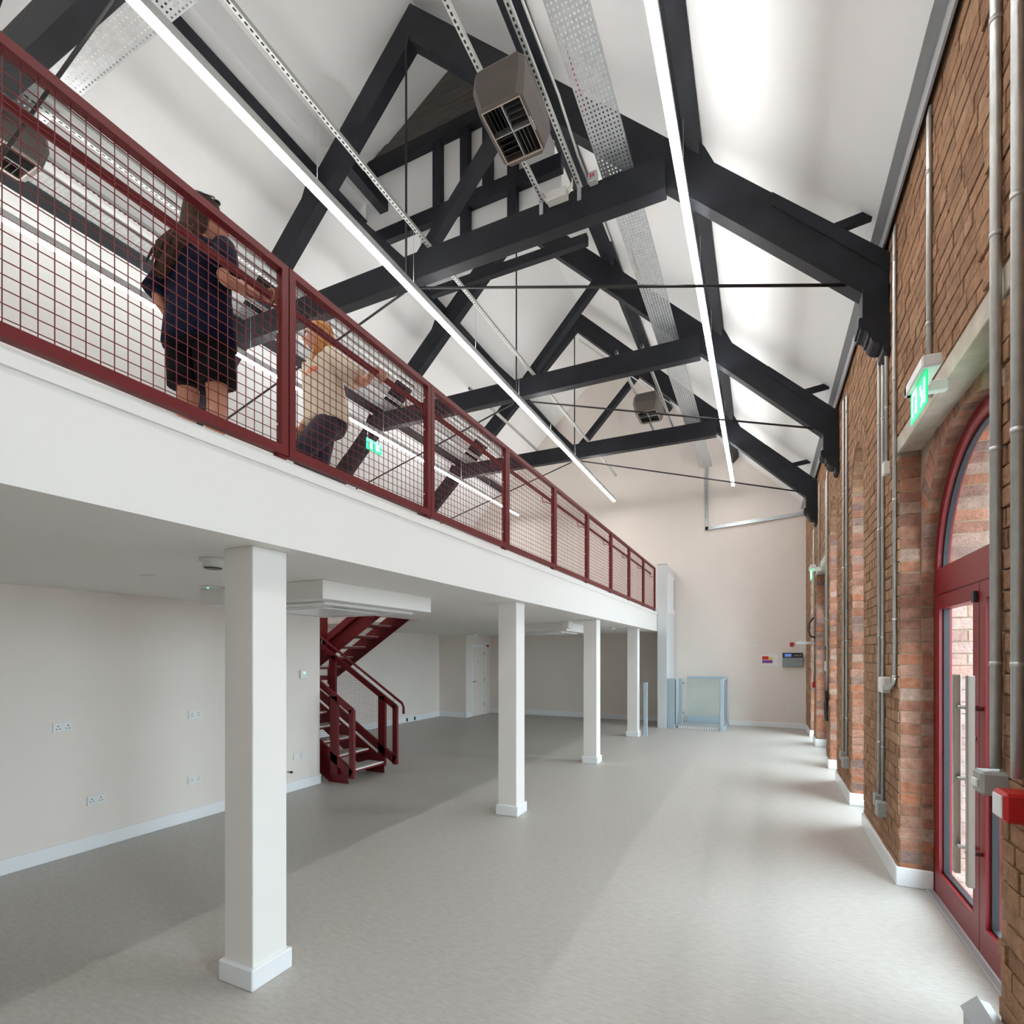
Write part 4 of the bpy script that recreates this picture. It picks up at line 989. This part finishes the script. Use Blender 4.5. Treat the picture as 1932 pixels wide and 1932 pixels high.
def loft(mb, rings, n=20, cap=True):
    """rings: (centre, a-vector, b-vector)"""
    o = len(mb.v); m = len(rings)
    for c_, a, b in rings:
        c_, a, b = Vector(c_), Vector(a), Vector(b)
        for k in range(n):
            t = 2 * math.pi * k / n; mb.v.append(tuple(c_ + a * math.cos(t) + b * math.sin(t)))
    for i in range(m - 1):
        for k in range(n):
            mb.f.append((o + i * n + k, o + i * n + (k + 1) % n, o + (i + 1) * n + (k + 1) % n, o + (i + 1) * n + k)); mb.sm.append(True)
    if cap:
        mb.f.append(tuple(o + k for k in range(n - 1, -1, -1))); mb.f.append(tuple(o + (m - 1) * n + k for k in range(n))); mb.sm += [True, True]
    return mb
def head_mesh(mb, c_, f, s):
    """skull with brow, nose, lips, chin and ears; c_ centre, f facing (unit), s scale"""
    f = Vector(f).normalized(); up = Vector((0, 0, 1)); r = f.cross(up).normalized(); up = r.cross(f).normalized(); c_ = Vector(c_)
    n, m = 28, 20; o = len(mb.v)
    for i in range(m + 1):
        ph = math.pi * i / m
        for k in range(n):
            th = 2 * math.pi * k / n
            x, y, z = math.sin(ph) * math.cos(th), math.sin(ph) * math.sin(th), math.cos(ph)   # y forward
            X, Yv, Zv = x * 0.076, y * 0.096, z * 0.118
            if z < 0: X *= 1 - 0.30 * (-z) ** 1.3; Yv = Yv * (1 - 0.18 * (-z)) + (0.012 * (-z) if y > 0 else 0.018 * (-z))
            g = lambda x0, z0, w, hh: math.exp(-((X - x0) / w) ** 2 - ((Zv - z0) / hh) ** 2) * max(0, y) ** 2
            Yv += 0.026 * g(0, -0.022, 0.013, 0.018) + 0.012 * g(0, 0.0, 0.011, 0.022) - 0.010 * g(-0.03, 0.008, 0.016, 0.012) - 0.010 * g(0.03, 0.008, 0.016, 0.012)
            Yv += 0.008 * g(0, -0.058, 0.022, 0.008) + 0.008 * g(0, -0.093, 0.02, 0.014) + 0.005 * g(0, 0.032, 0.04, 0.010)
            mb.v.append(tuple(c_ + (r * X + f * Yv + up * Zv) * s))
    for i in range(m):
        for k in range(n):
            mb.f.append((o + i * n + k, o + (i + 1) * n + k, o + (i + 1) * n + (k + 1) % n, o + i * n + (k + 1) % n)); mb.sm.append(True)
    for sd in (-1, 1):
        loft(mb, [(c_ + (r * sd * 0.070 + f * -0.008 + up * -0.005) * s, f * 0.016 * s, up * 0.030 * s), (c_ + (r * sd * 0.084 + f * -0.014 + up * -0.003) * s, f * 0.017 * s, up * 0.031 * s)], 10)
    return r, up
def hand_on_rail(mb, p, side, fwd):
    """palm and five curled fingers over the tubular rail along y at p (rail centre)"""
    p = Vector(p); sx = side                               # the body is on the -x side
    loft(mb, [(p + Vector((-0.075, 0, 0.014)), (0, 0.026, 0), (0, 0, 0.018)), (p + Vector((-0.045, 0, 0.030)), (0, 0.036, 0), (0, 0, 0.016)), (p + Vector((-0.008, 0, 0.036)), (0, 0.040, 0), (0, 0, 0.013)), (p + Vector((0.014, 0, 0.034)), (0, 0.036, 0), (0, 0, 0.010))], 12)
    for i, ln in enumerate((0.92, 1.0, 0.96, 0.8)):
        y = (-0.031 + i * 0.0205) * fwd
        pts = [p + Vector((x, y, z)) for x, z in ((0.008, 0.035), (0.026 * ln + 0.002, 0.026), (0.035, 0.004), (0.028, -0.018 * ln), (0.010, -0.029 * ln))]
        mb.tube(pts, [0.0095, 0.0093, 0.0088, 0.008, 0.006], 8)
    y = -0.040 * fwd
    mb.tube([p + Vector((-0.05, y * 0.6, 0.022)), p + Vector((-0.036, y * 1.15, 0.004)), p + Vector((-0.026, y * 1.2, -0.018)), p + Vector((-0.008, y * 1.0, -0.030))], [0.012, 0.0115, 0.0105, 0.008], 8)
def hand_relaxed(mb, p, d, out):
    """hanging half-closed hand from wrist p along d"""
    p, d, out = Vector(p), Vector(d).normalized(), Vector(out).normalized(); w = d.cross(out).normalized()
    loft(mb, [(p, w * 0.024, out * 0.018), (p + d * 0.04, w * 0.036, out * 0.016), (p + d * 0.085, w * 0.036, out * 0.012)], 12)
    for i, ln in enumerate((0.9, 1.0, 0.95, 0.75)):
        b = p + d * 0.082 + w * (-0.028 + 0.0187 * i)
        mb.tube([b, b + d * 0.030 * ln - out * 0.006, b + d * 0.050 * ln - out * 0.022, b + d * 0.055 * ln - out * 0.038], [0.009, 0.0085, 0.008, 0.006], 8)
    b = p + d * 0.025 - w * 0.03
    mb.tube([b, b + d * 0.03 - w * 0.022 - out * 0.008, b + d * 0.055 - w * 0.022 - out * 0.02], [0.012, 0.011, 0.008], 8)

def person(name, label, base, f, J, face, skin, hand_l, hand_r):
    """J: joint name -> world position; one continuous body mesh"""
    t = thing(name, label, 'person', base)
    names = ['pelvis', 'belly', 'chest', 'neck0', 'neck1', 'sl', 'el', 'wl', 'sr', 'er', 'wr', 'hl', 'kl', 'al', 'tl', 'hr', 'kr', 'ar', 'tr']
    rad = [0.105, 0.10, 0.105, 0.055, 0.048, 0.048, 0.038, 0.026, 0.048, 0.038, 0.026, 0.080, 0.056, 0.038, 0.034, 0.080, 0.056, 0.038, 0.034]
    ed = [(0, 1), (1, 2), (2, 3), (3, 4), (2, 5), (5, 6), (6, 7), (2, 8), (8, 9), (9, 10), (0, 11), (11, 12), (12, 13), (13, 14), (0, 15), (15, 16), (16, 17), (17, 18)]
    V = [Vector(J[n]) for n in names]; E2 = []; R2 = list(rad); V2 = list(V)
    for a, b in ed:                      # mid points give calves and forearms their swell
        mid = (V[a] + V[b]) / 2; k = 0.5
        bulge = {(12, 13): 1.12, (16, 17): 1.12, (6, 7): 1.08, (9, 10): 1.08}.get((a, b), 1.0)
        V2.append(mid); R2.append((rad[a] + rad[b]) / 2 * bulge); i = len(V2) - 1; E2 += [(a, i), (i, b)]
    vs, fs = skin_mesh([v[:] for v in V2], E2, R2, 0)
    mb = MB().add(vs, fs, True)
    head_mesh(mb, J['head'], face, 0.98)
    for hd in (hand_l, hand_r): hd(mb)
    mb.build('body', skin, t, None, False)
    fv = Vector(face).normalized(); r = fv.cross(Vector((0, 0, 1))).normalized(); up = r.cross(fv)
    for sd in (-1, 1):
        MB().lathe([(0.001, -0.011), (0.008, -0.008), (0.011, 0), (0.008, 0.008), (0.001, 0.011)], Vector(J['head']) + fv * 0.079 + r * sd * 0.029 + up * 0.008, 10).build('eye', 'sign_white', t)
        MB().lathe([(0.001, -0.005), (0.005, 0), (0.001, 0.005)], Vector(J['head']) + fv * 0.088 + r * sd * 0.029 + up * 0.008, 8).build('iris', 'dark_plastic', t)
        MB().bar(Vector(J['head']) + fv * 0.094 + r * sd * 0.014 + up * 0.027, Vector(J['head']) + fv * 0.085 + r * sd * 0.044 + up * 0.027, 0.006, 0.006).build('eyebrow', 'hair_brown', t)
    MB().bar(Vector(J['head']) + fv * 0.096 - r * 0.02 - up * 0.058, Vector(J['head']) + fv * 0.096 + r * 0.02 - up * 0.058, 0.008, 0.009).build('lips', 'print_orange', t)
    return t
def sleeve(mb, a, b, k, r0, r1):
    a, b = Vector(a), Vector(b); e = a + (b - a) * k
    mb.tube([a - (b - a) * 0.25, a, a + (b - a) * k * 0.5, e], [r0 * 0.85, r0, (r0 + r1) / 2, r1], 16)
def shoe(a, f, m, t):
    a, f = Vector(a), Vector(f).normalized(); r = f.cross(Vector((0, 0, 1)))
    q = MB(); g = ZD + 0.001
    def ring(d, w, h, z0): return (Vector((a.x, a.y, z0)) + f * d, r * w, Vector((0, 0, h)))
    loft(q, [ring(-0.075, 0.026, 0.03, g + 0.032), ring(-0.05, 0.038, 0.042, g + 0.043), ring(0.03, 0.043, 0.04, g + 0.041), ring(0.11, 0.045, 0.028, g + 0.029), ring(0.165, 0.028, 0.018, g + 0.02)], 14)
    q.build('shoe', m, t)

# person in navy, back to the viewer, right hand on the rail
bx, by, g = -2.86, 1.945, ZD
f1 = Vector((-0.18, 0.98, 0)).normalized(); r1 = Vector((f1.y, -f1.x, 0))
def q1(r, f, z): return Vector((bx, by, g + z)) + r1 * r + f1 * f
J = dict(pelvis=q1(0, 0, 0.83), belly=q1(0, 0.0, 0.99), chest=q1(0, 0, 1.15), neck0=q1(0, 0.0, 1.285), neck1=q1(0, 0.015, 1.37), head=q1(0.015, 0.03, 1.465),
         sl=q1(-0.155, 0, 1.235), el=q1(-0.235, -0.06, 1.01), wl=q1(-0.17, 0.10, 0.85), sr=q1(0.155, 0.01, 1.235), er=(-2.60, 1.90, 3.81), wr=(-2.525, 2.07, 3.79),
         hl=q1(-0.085, 0, 0.80), kl=q1(-0.10, 0.02, 0.445), al=q1(-0.10, -0.03, 0.075), tl=q1(-0.115, 0.12, 0.035), hr=q1(0.085, 0, 0.80), kr=q1(0.095, 0.03, 0.445), ar=q1(0.11, -0.02, 0.075), tr=q1(0.13, 0.13, 0.035))
face1 = Vector((0.45, 0.88, -0.12))
P1 = person('person', 'person in a navy t-shirt and black shorts, one hand on the handrail', (bx, by, g), f1, J, face1, 'skin_tan',
            lambda mb: hand_relaxed(mb, J['wl'], (0.1, 0.6, -0.8), (-1, 0, 0)), lambda mb: hand_on_rail(mb, (XR - 0.085, 2.10, 3.775), 1, 1))
q = MB()
loft(q, [(q1(0, 0, z), r1 * a, f1 * b) for z, a, b in ((0.72, 0.205, 0.155), (0.74, 0.212, 0.16), (0.86, 0.20, 0.15), (1.0, 0.182, 0.132), (1.12, 0.186, 0.13), (1.20, 0.186, 0.12), (1.265, 0.16, 0.098), (1.30, 0.105, 0.078), (1.325, 0.066, 0.062))], 28)
sleeve(q, J['sl'], J['el'], 0.95, 0.070, 0.086); sleeve(q, J['sr'], J['er'], 0.85, 0.070, 0.080)
q.build('t_shirt', 'cloth_navy', P1)
q = MB()
loft(q, [(q1(0, 0, z), r1 * a, f1 * b) for z, a, b in ((0.93, 0.15, 0.12), (0.84, 0.19, 0.145), (0.74, 0.195, 0.14), (0.70, 0.185, 0.125))], 24)
for s, h_, k_ in ((-1, 'hl', 'kl'), (1, 'hr', 'kr')):
    a, b = J[h_], J[k_]; q.tube([a + (a - b) * 0.1, a + (b - a) * 0.3, a + (b - a) * 0.6, a + (b - a) * 0.80], [0.098, 0.108, 0.105, 0.104], 18)
q.build('shorts', 'cloth_black', P1)
hc = J['head']; fv = face1.normalized(); rv = fv.cross(Vector((0, 0, 1))).normalized()
q = MB()
loft(q, [(hc + Vector((0, 0, 0.122)), rv * 0.02, fv * 0.03), (hc + Vector((0, 0, 0.105)) - fv * 0.008, rv * 0.058, fv * 0.075), (hc + Vector((0, 0, 0.06)) - fv * 0.016, rv * 0.086, fv * 0.095), (hc - fv * 0.035, rv * 0.094, fv * 0.086),
         (hc + Vector((0, 0, -0.07)) - fv * 0.06, rv * 0.10, fv * 0.07), (q1(-0.01, -0.08, 1.31), r1 * 0.085, f1 * 0.055), (q1(-0.04, -0.115, 1.21), r1 * 0.07, f1 * 0.045), (q1(-0.08, -0.135, 1.12), r1 * 0.05, f1 * 0.03), (q1(-0.115, -0.14, 1.05), r1 * 0.02, f1 * 0.015)], 22)
RR = random.Random(3)
for i in range(26):
    a = RR.uniform(-1, 1); st = q1(a * 0.075 - 0.01, -0.125 + abs(a) * 0.04, 1.33)
    e = q1(a * 0.05 - 0.08 - RR.uniform(0, 0.08), -0.155, 1.05 + RR.uniform(-0.04, 0.10)); md = (st + e) / 2 + Vector((RR.uniform(-0.03, 0.03), RR.uniform(-0.03, 0.01), RR.uniform(-0.02, 0.02)))
    q.tube([st, (st + md) / 2 + Vector((RR.uniform(-0.012, 0.012), 0, 0)), md, (md + e) / 2 + Vector((RR.uniform(-0.018, 0.018), 0, 0.01)), e], [0.014, 0.015, 0.013, 0.009, 0.003], 6)
q.build('hair', 'hair_brown', P1)
q = MB()
for sd in (-1, 1):
    q.lathe([(0.002, -0.004), (0.021, -0.003), (0.021, 0.003), (0.002, 0.004)], hc + Vector((0, 0, 0.112)) + fv * 0.048 + rv * sd * 0.028, 12)
q.tube([hc + Vector((0, 0, 0.07)) - fv * 0.05 - rv * 0.085, hc + Vector((0, 0, 0.11)) + fv * 0.03 - rv * 0.06, hc + Vector((0, 0, 0.118)) + fv * 0.055, hc + Vector((0, 0, 0.11)) + fv * 0.03 + rv * 0.06, hc + Vector((0, 0, 0.07)) - fv * 0.05 + rv * 0.085], 0.004, 6)
q.build('sunglasses', 'dark_plastic', P1)
for k_ in ('al', 'ar'): shoe(J[k_], f1, 'cloth_black', P1)

# person in the cream shirt, walking towards the viewer's left
bx2, by2 = -3.02, 3.06
f2 = Vector((-0.28, -0.96, 0)).normalized(); r2 = Vector((f2.y, -f2.x, 0))
def q2(r, f, z): return Vector((bx2, by2, g + z)) + r2 * r + f2 * f
K = dict(pelvis=q2(0, -0.02, 0.82), belly=q2(0, 0.0, 0.97), chest=q2(0, 0.03, 1.12), neck0=q2(0, 0.035, 1.245), neck1=q2(0, 0.045, 1.31), head=q2(0, 0.06, 1.395),
         sr=q2(0.155, 0.04, 1.20), er=q2(0.225, -0.03, 0.95), wr=q2(0.20, 0.10, 0.76), sl=q2(-0.155, 0.02, 1.20), el=(-2.67, 3.06, 3.80), wl=(-2.525, 2.99, 3.79),
         hr=q2(0.085, -0.02, 0.79), kr=q2(0.09, 0.02, 0.43), ar=q2(0.09, -0.14, 0.09), tr=q2(0.09, 0.01, 0.04), hl=q2(-0.085, -0.02, 0.79), kl=q2(-0.09, 0.24, 0.47), al=q2(-0.09, 0.17, 0.085), tl=q2(-0.09, 0.31, 0.04))
face2 = Vector((-0.72, -0.69, -0.08))
P2 = person('person', 'person in a cream t-shirt and dark trousers walking behind the railing', (bx2, by2, g), f2, K, face2, 'skin',
            lambda mb: hand_on_rail(mb, (XR - 0.085, 2.98, 3.775), 1, -1), lambda mb: hand_relaxed(mb, K['wr'], (-0.2, -0.4, -0.9), (-1, 0, 0)))
q = MB()
loft(q, [(q2(0, o_, z), r2 * a, f2 * b) for z, a, b, o_ in ((0.76, 0.20, 0.15, -0.01), (0.78, 0.206, 0.155, -0.01), (0.88, 0.20, 0.15, 0.0), (1.0, 0.186, 0.135, 0.01), (1.10, 0.188, 0.128, 0.025), (1.17, 0.186, 0.115, 0.035), (1.225, 0.155, 0.092, 0.04), (1.26, 0.10, 0.074, 0.05), (1.285, 0.064, 0.06, 0.055))], 28)
sleeve(q, K['sl'], K['el'], 0.85, 0.068, 0.082); sleeve(q, K['sr'], K['er'], 0.85, 0.068, 0.082)
sh = q.build('t_shirt', 'cloth_cream', P2)
q = MB()
for i in range(5):
    a = q2(-0.10 + i * 0.028, 0.150, 1.08 + 0.012 * (i % 2)); q.bar(a - f2 * 0.004, a + Vector((0.012, 0, 0.03)) - f2 * 0.003, 0.02, 0.012)
q.build('chest_print', 'print_orange', P2)
q = MB()
loft(q, [(q2(0, -0.015, z), r2 * a, f2 * b) for z, a, b in ((0.93, 0.145, 0.11), (0.84, 0.175, 0.13), (0.74, 0.18, 0.13), (0.69, 0.165, 0.11))], 24)
for h_, k_, a_ in (('hl', 'kl', 'al'), ('hr', 'kr', 'ar')):
    a, b, c_ = K[h_], K[k_], K[a_]
    q.tube([a + (a - b) * 0.08, a + (b - a) * 0.4, a + (b - a) * 0.8, b, b + (c_ - b) * 0.3, b + (c_ - b) * 0.7, c_ + (b - c_) * 0.08], [0.096, 0.098, 0.082, 0.073, 0.066, 0.056, 0.052], 16)
q.build('trousers', 'cloth_denim', P2)
hc = K['head']; fv = face2.normalized(); rv = fv.cross(Vector((0, 0, 1))).normalized()
q = MB()
loft(q, [(hc + Vector((0, 0, 0.122)), rv * 0.02, fv * 0.03), (hc + Vector((0, 0, 0.105)) - fv * 0.008, rv * 0.058, fv * 0.078), (hc + Vector((0, 0, 0.06)) - fv * 0.018, rv * 0.085, fv * 0.090), (hc - fv * 0.050, rv * 0.090, fv * 0.066),
         (hc + Vector((0, 0, -0.06)) - fv * 0.06, rv * 0.090, fv * 0.055), (hc + Vector((0, 0, -0.12)) - fv * 0.05, rv * 0.088, fv * 0.055), (hc + Vector((0, 0, -0.165)) - fv * 0.045, rv * 0.06, fv * 0.03)], 22)
for sd in (-1, 1):                       # locks falling in front of the shoulders
    for i in range(4):
        st = hc + rv * sd * (0.080 - 0.002 * i) + fv * (-0.030 + 0.010 * i) + Vector((0, 0, 0.02)); e = st + fv * (0.02 + 0.008 * i) + rv * sd * 0.01 + Vector((0, 0, -0.26 - 0.012 * i))
        q.tube([st, st + Vector((0, 0, -0.08)) + rv * sd * 0.012, (st + e) / 2 + rv * sd * 0.014, e], [0.014, 0.018, 0.016, 0.005], 7)
q.build('hair', 'hair_ginger', P2)
for k_ in ('al', 'ar'): shoe(K[k_], f2, 'cloth_black', P2)
